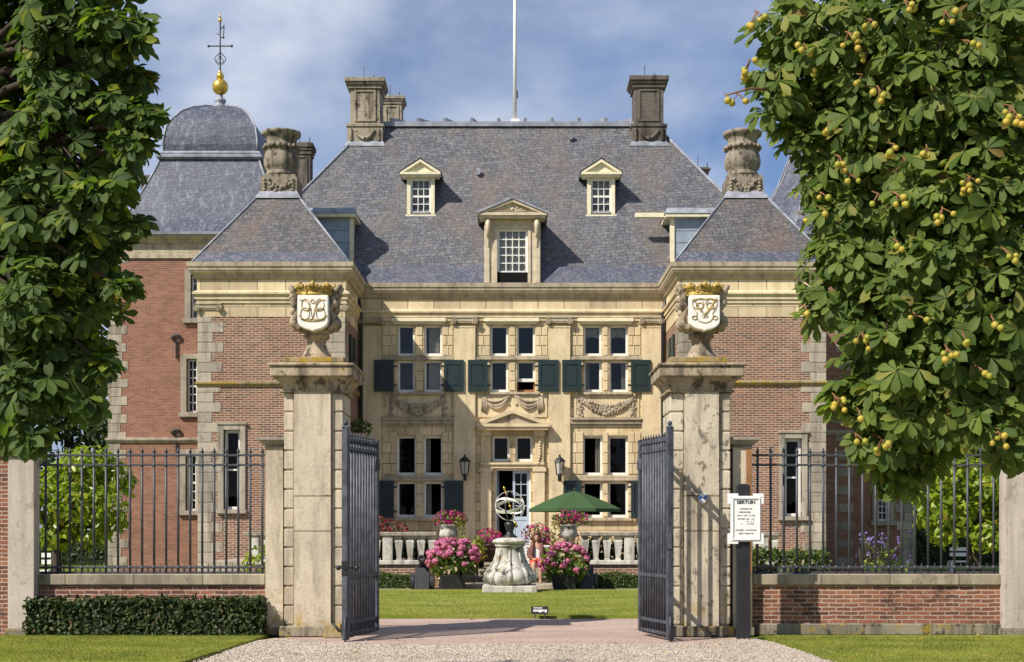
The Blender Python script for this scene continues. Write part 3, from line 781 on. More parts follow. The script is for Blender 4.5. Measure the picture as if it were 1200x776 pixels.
# quoin blocks beside the windows (raised rustication)
for bi, (a, b) in enumerate(BAYS):
    for rows in ([(382, 417)], [(424, 458)]) + (() if bi == 1 else ([(506, 556)], [(566, 606)])):
        for (ra, rb) in rows:
            n = max(2, round((rb - ra) / 11.5)); g3 = [MB(), MB(), MB()]
            for k in range(n):
                za, zb = Z(ra + (rb - ra) * (k + 1) / n - 0.4, YF), Z(ra + (rb - ra) * k / n + 0.4, YF)
                dl = 0.0 if k % 2 else 2.0
                wl = [(466, 486), (574.5, 595.5), (684, 705)][bi]; wr = [(497, 518), (605.5, 627), (714, 736)][bi]
                g3[0].box(X(a + 1, YF), X(wl[0] - 8 - dl, YF), YF - 0.028, YF + 0.01, za, zb)
                g3[0].box(X(wl[0] - 7.4 - dl, YF), X(wl[0] - 0.6, YF), YF - 0.028, YF + 0.01, za, zb)
                g3[1].box(X(wl[1] + 1.8, YF), X(wr[0] - 1.8, YF), YF - 0.028, YF + 0.01, za, zb)
                g3[2].box(X(wr[1] + 0.6, YF), X(wr[1] + 5.5 + dl, YF), YF - 0.028, YF + 0.01, za, zb)
                g3[2].box(X(wr[1] + 6.1 + dl, YF), X(b - 1, YF), YF - 0.028, YF + 0.01, za, zb)
            for q_ in g3: q_.build('rustication', 'rustic_stone', house, bevel=.012)
# ---- carved garlands
def garland(cx, zt, half, sag, y, full=True):
    m = MB(); n = 90
    for k in range(n):
        t = k / (n - 1) * 2 - 1; z = zt - sag * (1 - t * t); w = 0.045 + 0.12 * (1 - abs(t)) ** 0.8
        for q in range(4):
            m.sphere((cx + half * t + random.uniform(-.02, .02), y - 0.02 - random.random() * 0.05 * (1 - abs(t)), z + random.uniform(-w, w)), random.uniform(0.028, 0.055), 6, 4)
    for sx in (-1, 1):
        for k in range(26):
            z = zt - 0.62 * k / 25; w = 0.05 + 0.035 * math.sin(k * .7)
            for q in range(2): m.sphere((cx + sx * (half + 0.03) + random.uniform(-w, w), y - 0.02, z), random.uniform(0.02, 0.04), 6, 4)
        m.tube([(cx + sx * (half + .0), y - .03, zt), (cx + sx * (half - .06), y - .04, zt + .1), (cx + sx * (half + .08), y - .04, zt + .09), (cx + sx * half, y - .03, zt)], 0.022, 6)
    return m
for cx in (X(490, YF), X(711, YF)):
    x0, x1, z0, z1 = cx - 1.02, cx + 1.02, Z(489.5, YF), Z(463.5, YF)
    g = garland(cx, Z(468, YF), 0.80, 0.33, YF - 0.02).build('garland', 'relief_stone', house)
    MB().box(x0 + .062, x1 - .062, YF - 0.014, YF + 0.01, z0 + .072, z1).build('relief_panel', 'facade_stone', house)
    fr = MB(); fr.box(x0, x1, YF - 0.03, YF + 0.01, z0 + 0.01, z0 + 0.07); fr.box(x0, x0 + 0.06, YF - 0.03, YF + 0.01, z0 + 0.07, z1); fr.box(x1 - 0.06, x1, YF - 0.03, YF + 0.01, z0 + 0.07, z1)
    fr.build('panel_frame', 'facade_stone', g)
m = MB()
cx = X(600.5, YF)
MB().box(X(559, YF), X(641, YF), YF - 0.035, YF + 0.01, Z(489, YF), Z(463.5, YF)).build('relief_panel', 'facade_stone', house)
for sx in (-1, 1):
    for off, sg, r in ((0.0, 0.30, .034), (0.05, 0.36, .03), (0.10, 0.24, .03), (-0.05, 0.18, .026)):
        pts = []
        for k in range(15):
            t = k / 14; xx = 0.06 + t * 0.82; z = Z(462, YF) - off * 0.4 - t * 0.16 - sg * math.sin(PI * t) ** 0.9
            pts.append((cx + sx * xx, YF - 0.06 - 0.02 * math.sin(PI * t), z))
        m.tube(pts, [r * (0.6 + 0.9 * math.sin(PI * min(1, k / 14 + .1))) for k in range(15)], 6)
    for q in range(4):
        m.tube([(cx + sx * (0.84 + .03 * q), YF - .05, Z(465, YF)), (cx + sx * (0.80 + .05 * q), YF - .07, Z(475, YF)), (cx + sx * (0.83 + .045 * q), YF - .05, Z(485 - q, YF))], [.02, .034, .018], 6)
    m.sphere((cx + sx * 0.35, YF - .04, Z(476, YF)), .07, 8, 6); m.sphere((cx + sx * 0.12, YF - .04, Z(474, YF)), .05, 8, 6)
m.build('carved_drapery', 'relief_stone', house)
# ---- doorway
dm = MB()
def consl(px):
    x = X(px, YF); w = 0.17
    dm.box(x - w, x + w, YF - 0.12, YF + 0.02, TZ, Z(548, YF)); dm.box(x - w - .04, x + w + .04, YF - 0.15, YF + .02, Z(553, YF), Z(548.2, YF))
    dm.box(x - w * .8, x + w * .8, YF - 0.10, YF + .02, Z(547.8, YF), Z(511, YF)); dm.box(x - w, x + w, YF - 0.2, YF + .02, Z(511, YF), Z(503.5, YF))
    for k in range(9): dm.sphere((x + random.uniform(-.03, .03), YF - .12, Z(515 + k * 3.5, YF)), .05, 6, 5)
consl(569.5); consl(632)
dm.box(X(563, YF), X(638, YF), YF - 0.09, YF + .02, Z(549, YF), Z(545, YF)); dm.box(X(563, YF), X(638, YF), YF - 0.14, YF + .02, Z(544.9, YF), Z(542.4, YF))
dm.build('door_surround', 'facade_stone', house, bevel=0.008)
def pediment(x0, x1, zb, zt, y0, y1, th, mat, par, tymp, carve=False, name='pediment'):
    cx = (x0 + x1) / 2; m = MB(); sl = (zt - zb) / (cx - x0)
    m.box(x0, x1, y0, y1, zb - th, zb); m.box(x0 + .05, x1 - .05, y0 + .05, y1, zb - th * 1.9, zb - th - .001)
    q = th * 1.15
    m.prism_y([(x0, zb + .002), (x0 + q / sl, zb + .002), (cx, zt - q), (cx, zt)], y0 - .002, y1)
    m.prism_y([(cx, zt), (cx, zt - q), (x1 - q / sl, zb + .002), (x1, zb + .002)], y0 - .002, y1)
    o = m.build(name, mat, par)
    t = MB().prism_y([(x0 + q / sl, zb + .004), (x1 - q / sl, zb + .004), (cx, zt - q)], y0 + .1, y1 - .01)
    if carve:
        for k in range(7):
            a = PI * (k + .5) / 7; t.tube([(cx, y0 + .09, zb + .04), (cx + math.cos(a) * (x1 - cx) * .55, y0 + .085, zb + .04 + math.sin(a) * (zt - zb) * .5)], .018, 5)
        t.sphere((cx, y0 + .09, zb + .11), .06, 8, 6)
    t.build('tympanum', tymp, o)
    return o
pediment(X(558, YF), X(644, YF), Z(497.5, YF), Z(481, YF), YF - 0.42, YF + .02, 0.1, 'facade_stone', house, 'relief_stone')
# door: left leaf swung inward, right leaf closed with small panes
x0, x1, z0, z1 = DOOR; xc = (x0 + x1) / 2; y = YF + 0.16
jm = MB(); jm.box(x0, x0 + .05, y, y + .1, z0, z1); jm.box(x1 - .05, x1, y, y + .1, z0, z1); jm.box(x0 + .05, x1 - .05, y, y + .1, z1 - .05, z1)
jm.build('door_frame', 'white_paint', house)
def leaf(xa, xb, zmid=0.43):
    d = MB(); zz = z0 + (z1 - z0) * zmid
    d.box(xa, xa + .07, 0, .05, z0 + .02, z1 - .06); d.box(xb - .07, xb, 0, .05, z0 + .02, z1 - .06)
    for q0, q1 in ((z0 + .02, z0 + .16), (zz - .06, zz + .06), (z1 - .14, z1 - .06)): d.box(xa + .07, xb - .07, 0, .05, q0, q1)
    d.box(xa + .07, xb - .07, .015, .04, z0 + .16, zz - .06)
    d.box((xa + xb) / 2 - .012, (xa + xb) / 2 + .012, .008, .045, zz + .06, z1 - .14)
    for k in range(1, 4):
        q = zz + .06 + (z1 - .2 - zz) * k / 4; d.box(xa + .07, xb - .07, .01, .042, q - .012, q + .012)
    g = MB().quad((xa + .07, .03, zz + .06), (xb - .07, .03, zz + .06), (xb - .07, .03, z1 - .14), (xa + .07, .03, z1 - .14))
    return d, g
d, g = leaf(xc, x1 - .05); M = Matrix.Translation((0, y + .02, 0))
dr = d.xform(M).build('door', 'door_paint', house); g.xform(M).build('pane', 'window_glass', dr)
d, g = leaf(0, xc - x0 - .05); M = Matrix.Translation((x0 + .06, y + .06, 0)) @ Matrix.Rotation(math.radians(82), 4, 'Z')
dr = d.xform(M).build('door', 'door_paint', house); g.xform(M).build('pane', 'window_glass', dr)
MB().sphere((xc + .05, y - .02, z0 + 1.05), .03, 8, 6).build('handle', 'gold', dr)
# ---- shutters
def shutter(pa, pb, qa, qb, d=YF):
    x0, x1, z0, z1 = X(pa, d), X(pb, d), Z(qb, d), Z(qa, d)
    ya = d - 0.17; w = .1
    m = MB(); m.box(x0, x1, ya + .02, ya + .05, z0, z1)
    m.box(x0, x0 + w, ya, ya + .018, z0, z1); m.box(x1 - w, x1, ya, ya + .018, z0, z1)
    m.box(x0 + w + .001, x1 - w - .001, ya, ya + .018, z0, z0 + .15); m.box(x0 + w + .001, x1 - w - .001, ya, ya + .018, z1 - .15, z1)
    m.box(x0 + w + .05, x1 - w - .05, ya + .006, ya + .0185, z0 + .2, z1 - .2)
    o = m.build('shutter', 'shutter_paint', house)
    h = MB(); s = 1 if (pa + pb) / 2 < [490, 601, 710][min(2, int((pa - 430) / 110))] else -1
    hx = x1 if s > 0 else x0
    for zz in (z0 + .2, z1 - .2): h.box(hx, hx + s * .1, ya + .03, ya + .05, zz - .03, zz + .03)
    build_pieces(h, 'hinge', 'black_iron', o)
for a, b in ((439, 462), (520.5, 543.5), (548.5, 571.5), (630.5, 654.5), (658.5, 681), (739, 762)): shutter(a, b, 422.5, 459.5)
for a, b in ((440, 462), (521, 543), (660, 681), (739, 762)): shutter(a, b, 563.5, 607)
# ---- pavilions
PQ = [(-1, (256, 288, 498, 602), 450), (1, (913, 946, 508, 610), 449)]
for sx, (fa, fb, ta, tb), sp in PQ:
    xa, xb = sorted((sx * XO, sx * XI))
    wh = hole(fa + 6.5, fb - 6.5, ta + 6, tb - 5, YP)
    zb = Z(371.5, YP)
    MB().wall(xa, xb, 0, zb, YP, YP + .4, [wh]).build('pavilion_wall', 'pavilion_brick', house)
    s = MB(); inx = sx * XI; t = -sx * .4
    s.box(inx, inx - t, YP + .402, YF + .4, 0, zb); s.box(sx * XO, sx * XO + t, YP + .402, 53, 0, zb)
    s.build('side_wall', 'pavilion_brick', house)
    MB().box(xa - .012, xb + .012, YP - .012, 53, zb + .002, 8.82).build('wall_band', 'frieze_stone', house)
    MB().quad((xa, YP + 1.2, 0), (xb, YP + 1.2, 0), (xb, YP + 1.2, 8), (xa, YP + 1.2, 8)).build('shade_sheet', 'room_shade', house)  # near-black sheet for the shade inside the pavilion
    # stone window frame with sill
    f = MB(); x0, x1, z0, z1 = hole(fa, fb, ta, tb, YP); h0, h1, g0, g1 = wh
    f.box(x0, h0, YP - .06, YP + .14, z0 + .12, z1); f.box(h1, x1, YP - .06, YP + .14, z0 + .12, z1); f.box(h0, h1, YP - .06, YP + .14, g1, z1); f.box(x0 - .04, x1 + .04, YP - .12, YP + .14, z0, z0 + .118)
    f.box(x0 - .04, x1 + .04, YP - .09, YP + .02, z1 + .001, z1 + .07)
    f.build('window_surround', 'quoin_stone', house, bevel=.012)
    window(fa + 6.5, fb - 6.5, ta + 6, tb - 5, YP, nz=2, fw=.08, mw=.05, sash=False, inset=.13)
    # quoins
    q2 = {0: MB(), 1: MB()}; zq = 0; k = 0
    while zq < zb - .1:
        h = min(.29, zb - zq); lo = (.70 if k % 2 else .42) + random.uniform(-.05, .05)
        for qi, (ex, s_) in enumerate(((sx * XO, -sx), (sx * XI, sx))):
            q = q2[qi]
            a_, b_ = sorted((ex - s_ * .015, ex + s_ * lo)); l2 = 1.1 - lo
            q.box(a_, b_, YP - .015, YP + .05, zq + .006, zq + h - .006)
            c_, d_ = sorted((ex - s_ * .016, ex + s_ * .05)); q.box(c_, d_, YP + .052, YP + l2, zq + .006, zq + h - .006)
        zq += h; k += 1
    for q in q2.values(): q.build('quoin', 'quoin_stone', house, bevel=.014)
    m = MB(); z_ = Z(sp, YP); m.sweep([(-XO if sx < 0 else XI, YF - .02 if sx > 0 else 50), (-XO if sx < 0 else XI, YP), (-XI if sx < 0 else XO, YP), (-XI if sx < 0 else XO, YF - .02 if sx < 0 else 50)],
            [(0, z_ - .08), (.04, z_ - .07), (.09, z_), (.09, z_ + .045), (.0, z_ + .07)])
    m.build('string_course', 'lichen_stone', house)
    for ex, s_ in ((sx * XO, -sx), (sx * XI, sx)):
        a_, b_ = sorted((ex - s_ * .02, ex + s_ * .62)); ionic(a_, b_, YP - .02, Z(355, YP), house, 1.0)
    # shuttered windows in the pavilion's inner flank, seen edge-on
    for yy, zz in ((YP + 1.0, 6.0), (YP + 1.85, 6.0), (YP + 1.0, 2.3), (YP + 1.85, 2.3)):
        a_, b_ = sorted((inx - sx * .012, inx - sx * .07)); MB().box(a_, b_, yy, yy + .5, zz, zz + 1.35).build('shutter', 'shutter_paint', house)
    a_, b_ = sorted((inx - sx * .01, inx - sx * .05))
    f = MB()
    for zz in (6.0, 2.3): f.box(a_, b_, YP + 1.5 + .01, YP + 1.84, zz, zz + 1.35)
    f.build('side_window', 'window_glass', house)
    # downpipe in the corner with the facade
    dp = MB(); xx = sx * (XI - .12); dp.tube([(xx, YF - .16, 0.7), (xx, YF - .16, 8.2), (sx * (XI - .05), YF - .3, 8.75)], .055, 8)
    for zz in (2.2, 4.2, 6.2): dp.tube([(xx, YF - .16, zz), (xx, YF - .16, zz + .08)], .075, 8)
    dp.build('downpipe', 'black_iron', house)
# ---- entablature round pavilions and facade
path = [(-XO, 53), (-XO, YP), (-XI, YP), (-XI, YF), (XI, YF), (XI, YP), (XO, YP), (XO, 53)]
MB().sweep(path, [(.0, 8.10), (.05, 8.10), (.05, 8.20), (.09, 8.205), (.09, 8.33), (.15, 8.345), (.15, 8.40), (.04, 8.46)]).build('architrave', 'facade_stone', house)
MB().sweep(path, [(.04, 8.46), (.03, 8.47), (.03, 8.80)]).build('frieze', 'frieze_stone', house)
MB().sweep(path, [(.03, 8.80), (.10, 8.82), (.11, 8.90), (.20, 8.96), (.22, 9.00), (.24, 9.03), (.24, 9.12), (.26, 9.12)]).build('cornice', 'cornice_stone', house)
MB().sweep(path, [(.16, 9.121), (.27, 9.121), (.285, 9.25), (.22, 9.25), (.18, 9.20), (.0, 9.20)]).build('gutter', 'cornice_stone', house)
# ---- main roof
EZ = 9.22; RX, RY0, RZ = 5.0, 47.45, 15.53; EX, EY0 = 9.45, 42.80; EY1, RY1 = 57.3, 52.6
B = [(-EX, EY0, EZ), (EX, EY0, EZ), (EX, EY1, EZ), (-EX, EY1, EZ)]; T = [(-RX, RY0, RZ), (RX, RY0, RZ), (RX, RY1, RZ), (-RX, RY1, RZ)]
roof = MB().add(B + T, [(0, 1, 5, 4), (1, 2, 6, 5), (2, 3, 7, 6), (3, 0, 4, 7)]).build('roof', 'main_slate', house)
SL = (RZ - EZ) / (RY0 - EY0)
def onroof(y): return EZ + SL * (y - EY0)
nrm = Vector((0, -SL, 1)).normalized()
def strip(y0, y1, x0, x1, lift, wav=0.0):
    m = MB(); n = 24
    lo = [(x0 + (x1 - x0) * i / n, y0, onroof(y0)) for i in range(n + 1)]
    hi = [(x0 + (x1 - x0) * i / n, y1 + wav * math.sin(i * 2.1), onroof(y1 + wav * math.sin(i * 2.1))) for i in range(n + 1)]
    v = [tuple(Vector(p) + nrm * lift) for p in lo + hi]
    m.add(v, [(i, i + 1, n + 2 + i, n + 1 + i) for i in range(n)]); return m
strip(EY0 + .01, EY0 + .50, -4.9, 4.9, .012, .05).build('eave_slates', 'eave_slate', roof)
hp = MB()
for sx in (-1, 1): hp.tube([(sx * EX, EY0, EZ + .03), (sx * RX, RY0, RZ + .03)], .042, 6)
build_pieces(hp, 'hip_lead', 'lead', roof)
# lead-covered low top with standing rolls
RT = 16.22
lt = MB(); lo = [(-5.1, RY0 - .1, RZ + .14), (5.1, RY0 - .1, RZ + .14), (5.1, RY1 + .1, RZ + .14), (-5.1, RY1 + .1, RZ + .14)]
hi = [(-3.9, 49.6, RT), (3.9, 49.6, RT), (3.9, 50.4, RT), (-3.9, 50.4, RT)]
lt.add(lo + hi, [(0, 1, 5, 4), (1, 2, 6, 5), (2, 3, 7, 6), (3, 0, 4, 7), (4, 5, 6, 7)])
lt.box(-5.1, 5.1, RY0 - .12, RY1 + .12, RZ - .02, RZ + .139)
lead = lt.build('lead_cap', 'lead', roof)
rl = MB()
for k in range(10):
    x = -4.2 + 8.4 * k / 9; xt = x * .93
    rl.bar((x, RY0 - .1, RZ + .2), (xt, 49.6, RT + .06), .1, .14)
build_pieces(rl, 'lead_roll', 'lead', roof)
# ---- chimneys
def chimney(cx, d, w, py, mat, dep=None, flash=True, baser=1.18, capr=1.34, carve=True):
    """py: rows of cap top, cap underside, shaft foot, base foot at distance d"""
    z = [Z(p, d) for p in py]; dep = dep or w; m = MB(); yc = d + dep / 2
    def bx(k, z0, z1): m.box(cx - w * k / 2, cx + w * k / 2, yc - dep * k / 2, yc + dep * k / 2, z0, z1)
    bx(1, z[2], z[1]); bx(1.12, z[1], z[1] + (z[0] - z[1]) * .35); bx(capr * .92, z[1] + (z[0] - z[1]) * .351, z[1] + (z[0] - z[1]) * .6); bx(capr, z[1] + (z[0] - z[1]) * .601, z[0]); bx(capr * .8, z[0], z[0] + .04)
    bx(baser, z[3], z[2] - .10); bx(baser * 1.06, z[2] - .099, z[2])
    yf = yc - dep / 2
    zz0, zz1 = z[2] + .1, z[1] - .05; h = w * .36; t = .07
    m.box(cx - h, cx - h + t, yf - .035, yf + .01, zz0, zz1); m.box(cx + h - t, cx + h, yf - .035, yf + .01, zz0, zz1)
    m.box(cx - h + t, cx + h - t, yf - .035, yf + .01, zz0, zz0 + t); m.box(cx - h + t, cx + h - t, yf - .035, yf + .01, zz1 - t, zz1)
    for k in (1, 2): m.box(cx - w * .505, cx + w * .505, yf - .006, yf + .02, zz0 + (zz1 - zz0) * k / 3 - .012, zz0 + (zz1 - zz0) * k / 3 + .012)
    c = m.build('chimney', mat, roof, bevel=.012)
    if carve:
        g = MB(); yb = yc - dep * baser / 2; zt = z[2] - .2; hb = w * .40
        for k in range(26):
            t = k / 25 * 2 - 1; g.sphere((cx + hb * .75 * t, yb - .02, zt - .05 - (z[2] - z[3]) * .42 * (1 - t * t)), .05 + .03 * (1 - abs(t)), 6, 5)
        g.build('chimney_carving', mat, roof)
        for s_ in (-1, 1):
            g = MB()
            for k in range(6): g.sphere((cx + s_ * hb * 1.15, yb - .02, zt - k * .07), .05, 6, 5)
            g.build('chimney_carving', mat, roof)
    if flash:
        MB().frustum(cx - w * .68, cx + w * .68, yc - dep * .66, yc + dep * .6, z[3] - .16, cx - w * .60, cx + w * .60, yc - dep * .595, yc + dep * .6, z[3] + .02).build('lead_flashing', 'lead', roof)
    r = MB(); r.tube([(cx - .1, yc, z[0]), (cx - .1, yc, z[0] + .55)], .012, 5); r.tube([(cx + .25, yc, z[0]), (cx + .25, yc, z[0] + .28)], .018, 5); build_pieces(r, 'lightning_rod', 'black_iron', roof)
    return c
chimney(X(428, 46.95), 46.95, 1.03, (92, 104, 146, 167), 'chimney_stone')
chimney(X(760.5, 46.95), 46.95, 1.00, (90, 103, 146, 167), 'dark_chimney_stone')
chimney(X(459.5, 51), 51.0, .72, (113, 122, 150, 165), 'chimney_stone', carve=False, flash=False)
chimney(X(355, 47), 46.6, .62, (168, 181, 225, 240), 'dark_chimney_stone', carve=False, flash=False)
chimney(X(822, 51), 51.0, .5, (197, 203, 240, 250), 'dark_chimney_stone', carve=False, flash=False)
# ---- dormers
def small_dormer(pcx):
    d = 44.75; k = d / F; cx = (pcx - 600) * k; zb, zt = Z(254.5, d), Z(206.5, d)
    hw = 16.2 * k; wi = 12 * k
    m = MB(); m.box(cx - hw, cx - wi, d, d + .2, zb + .07, zt); m.box(cx + wi, cx + hw, d, d + .2, zb + .07, zt); m.box(cx - wi, cx + wi, d, d + .2, Z(209.5, d), zt)
    m.box(cx - hw - .05, cx + hw + .05, d - .06, d + .2, zb, zb + .07)
    o = m.build('dormer', 'cream_paint', house)
    c = MB(); yb = d + 3.0
    c.add([(cx - hw + .03, d + .2, zb), (cx - hw + .03, d + .2, zt), (cx - hw + .03, yb, zt)], [(0, 1, 2)]); c.add([(cx + hw - .03, d + .2, zb), (cx + hw - .03, d + .2, zt), (cx + hw - .03, yb, zt)], [(0, 2, 1)])
    c.build('dormer_cheek', 'lead', o)
    window(pcx - 12, pcx + 12, 209.5, 250, d, par=None, nx=3, nz=4, fw=.06, mw=.026, inset=.06, sash=True)
    MB().quad((cx - wi, d + .3, zb), (cx + wi, d + .3, zb), (cx + wi, d + .3, zt), (cx - wi, d + .3, zt)).build('blind', 'curtain', o)
    x0, x1 = cx - 23.5 * k, cx + 23.5 * k
    pediment(x0, x1, zt + .09, Z(188.5, d), d - .2, d + .25, .075, 'cream_paint', house, 'cream_paint')
    r = MB(); zp = Z(188.0, d) + .03; yr = d + 3.2
    r.add([(x0 - .04, d - .22, zt + .10), (cx, d - .22, zp), (x1 + .04, d - .22, zt + .10), (x0 - .04, yr, zt + .10), (cx, yr, zp), (x1 + .04, yr, zt + .10), (cx, d - .22, zp - .05)],
          [(0, 1, 4, 3), (1, 2, 5, 4)])
    r.build('dormer_roof', 'lead', o)
for p in (493, 704.5): small_dormer(p)
d = 42.80; k = d / F; cx = X(600.5, d)
zb, zt = Z(331.5, d), Z(258, d); hw, wi = 33 * k, 18 * k
m = MB(); m.box(cx - hw, cx - wi, d, d + .25, zb, zt); m.box(cx + wi, cx + hw, d, d + .25, zb, zt); m.box(cx - wi, cx + wi, d, d + .25, Z(268, d), zt)
for s_ in (-1, 1):
    m.box(*sorted((cx + s_ * (wi + .0), cx + s_ * (wi + .09))), d - .04, d, zb, Z(266, d)); m.box(*sorted((cx + s_ * (hw - .16), cx + s_ * (hw - .02))), d - .05, d, zb, Z(262, d))
m.box(cx - wi - .09, cx + wi + .09, d - .041, d, Z(268, d), Z(265, d))
dm_ = m.build('dormer', 'timber_paint', house)
for s_ in (-1, 1):
    m = MB()
    x = cx + s_ * (hw - .12)
    pts = [(x, d - .05, Z(281, d)), (x, d - .12, Z(274, d)), (x, d - .20, Z(266, d)), (x, d - .17, Z(260, d)), (x, d - .08, Z(261, d))]
    m.tube(pts, [.03, .06, .085, .08, .05], 8)
    for q in range(4): m.sphere((x, d - .06, Z(281 + 2.6 * q, d)), .05 - .006 * q, 7, 5)
    m.build('console', 'timber_paint', dm_)
c = MB()
for s_ in (-1, 1): c.add([(cx + s_ * (hw - .02), d + .25, zb), (cx + s_ * (hw - .02), d + .25, zt), (cx + s_ * (hw - .02), d + 2.2, zt)], [(0, 1, 2) if s_ < 0 else (0, 2, 1)])
c.build('dormer_cheek', 'lead', dm_)
window(582.5, 618.5, 268, 320, d, nx=4, nz=5, fw=.075, mw=.03, inset=.07, sash=False)
MB().quad((cx - wi, d + .03, zb), (cx + wi, d + .03, zb), (cx + wi, d + .03, Z(319, d)), (cx - wi, d + .03, Z(319, d))).build('shade_sheet', 'room_shade', dm_)  # black panel set in the open gap, painting the shade behind it
MB().quad((cx - wi, d + .18, Z(320, d)), (cx + wi, d + .18, Z(320, d)), (cx + wi, d + .18, zt), (cx - wi, d + .18, zt)).build('blind', 'curtain', dm_)
pediment(X(560.5, d), X(640.5, d), Z(251.5, d), Z(235.5, d), d - .32, d + .3, .085, 'timber_paint', house, 'timber_paint', carve=True)
r = MB(); x0, x1, z0, zp, yr = X(559, d), X(642, d), Z(251.5, d) + .02, Z(234, d) + .02, d + 2.4
r.add([(x0, d - .36, z0), (cx, d - .36, zp), (x1, d - .36, z0), (x0, yr + .6, z0), (cx, yr + .9, zp), (x1, yr + .6, z0), (x0, d - .36, z0 - .06), (cx, d - .36, zp - .06), (x1, d - .36, z0 - .06)],
      [(0, 1, 4, 3), (1, 2, 5, 4), (6, 7, 1, 0), (7, 8, 2, 1)])
r.build('dormer_roof', 'lead', dm_)
# lead-clad box dormers beside the pavilions
for sx, pa, pb, pl, pr in ((-1, 366, 412, 357, 419), (1, 788, 834, 778, 842)):
    d = 43.35; x0, x1, z0, z1 = X(pa, d), X(pb, d), Z(314, d), Z(255, d)
    o = MB().box(x0, x1, d, d + 2.2, z0, z1).build('dormer', 'lead_sheet', house)
    j = MB()
    for q in (270, 284, 298): j.box(x0, x1, d - .012, d, Z(q, d) - .01, Z(q, d) + .012)
    build_pieces(j, 'lead_seam', 'lead', o)
    ex = x1 if sx < 0 else x0
    MB().box(ex - .06, ex + .06, d - .05, d + .2, z0, z1 - .02).build('corner_post', 'cream_paint', o)
    r = MB(); a, b = X(pl, d), X(pr, d); r.frustum(a, b, d - .25, d + 2.8, z1 + .09, a + .1, b - .1, d - .05, d + 2.8, z1 + .30); r.build('dormer_roof', 'lead', o)
    MB().box(a + .03, b - .03, d - .22, d + 2.4, z1 - .02, z1 + .088).build('fascia', 'cream_paint', o)
    if sx > 0: MB().box(X(745, d), x0 - .07, d + .1, d + .34, Z(253.5, d), Z(248.5, d)).build('beam', 'cream_paint', house)
# roof hooks
for px, py in ((561, 219), (669, 172)):
    yy = 45.9 if px == 561 else 47.0; z = onroof(yy)
    m = MB().box(X(px, yy) - .05, X(px, yy) + .05, yy - .14, yy + .02, z, z + .22); m.build('roof_hook', 'lead', roof)
# ---- pavilion roofs with urn-shaped chimneys
for sx in (-1, 1):
    o_ = .17; xa, xb = sorted((sx * (XO + o_), sx * (XI - o_))); y0, y1 = YP - o_, YP - o_ + 4.9
    cxp = sx * 7.08; cy = 41.95; h = .60; zt = 11.62
    v = [(xa, y0, 9.23), (xb, y0, 9.23), (xb, y1, 9.23), (xa, y1, 9.23), (cxp - h, cy - h, zt), (cxp + h, cy - h, zt), (cxp + h, cy + h, zt), (cxp - h, cy + h, zt)]
    pr = MB().add(v, [(0, 1, 5, 4), (1, 2, 6, 5), (2, 3, 7, 6), (3, 0, 4, 7), (4, 5, 6, 7)]).build('pavilion_roof', 'pavilion_slate', house)
    hp = MB()
    for a in range(4): hp.tube([Vector(v[a]) + Vector((0, 0, .02)), Vector(v[a + 4]) + Vector((0, 0, .02))], .034, 6)
    build_pieces(hp, 'hip_lead', 'lead', pr)
    e = MB(); t = .16
    for (a, b) in ((0, 1),):
        lo = [Vector(v[a]), Vector(v[b])]; hi = [Vector(v[a]).lerp(Vector(v[a + 4]), t), Vector(v[b]).lerp(Vector(v[b + 4]), t)]
        nn = (lo[1] - lo[0]).cross(hi[0] - lo[0]).normalized() * .012
        e.quad(lo[0] + nn, lo[1] + nn, hi[1] + nn, hi[0] + nn)
    e.build('eave_slates', 'eave_slate', pr)
    MB().frustum(cxp - h - .1, cxp + h + .1, cy - h - .12, cy + h + .1, zt - .07, cxp - .56, cxp + .56, cy - .56, cy + .56, zt + .17).build('lead_flashing', 'lead', pr)
    d = cy - .5; yq = lambda p: Z(p, d); c = MB()
    c.box(cxp - .55, cxp + .55, cy - .53, cy + .53, zt + .15, yq(207.5)); c.box(cxp - .50, cxp + .50, cy - .48, cy + .48, yq(207.4), yq(204))
    c.box(cxp - .57, cxp + .57, cy - .55, cy + .55, zt + .12, zt + .22)
    s = d / F
    c.lathe(cxp, cy, [(18 * s, yq(204)), (19.5 * s, yq(202)), (18 * s, yq(199)), (16.5 * s, yq(197)), (19 * s, yq(194), .03), (20.3 * s, yq(189), .05), (20.3 * s, yq(184), .05), (19 * s, yq(177), .05), (17.3 * s, yq(172), .02), (18.5 * s, yq(171)), (20 * s, yq(169.5)), (20 * s, yq(167.5)), (18 * s, yq(166)),
                      (17 * s, yq(163)), (18 * s, yq(158.5)), (20.5 * s, yq(155.5)), (22.5 * s, yq(154)), (23 * s, yq(152)), (23 * s, yq(150.5)), (19 * s, yq(149.8))], 48, True, flute=12)
    ch = c.build('chimney', 'weathered_chimney_stone', pr)
    g = MB(); yb = cy - .54
    for k in range(24):
        t = k / 23 * 2 - 1; g.sphere((cxp + .3 * t + random.uniform(-.05, .05), yb, yq(212 + 9 * (1 - t * t)) + random.uniform(-.1, .06)), random.uniform(.05, .08), 7, 5)
    g.build('chimney_carving', 'weathered_chimney_stone', pr)
    for s_ in (-1, 1):
        g = MB()
        for q in range(4): g.sphere((cxp + s_ * .43, yb, yq(211 + q * 4)), .055, 7, 5)
        g.build('chimney_carving', 'weathered_chimney_stone', pr)
    g = MB()
    for a in range(20):
        an = 2 * PI * a / 20; g.sphere((cxp + 20.3 * s * math.cos(an), cy + 20.3 * s * math.sin(an), yq(168.5 + (a % 2))), .07, 6, 5)
    g.build('chimney_carving', 'weathered_chimney_stone', pr)

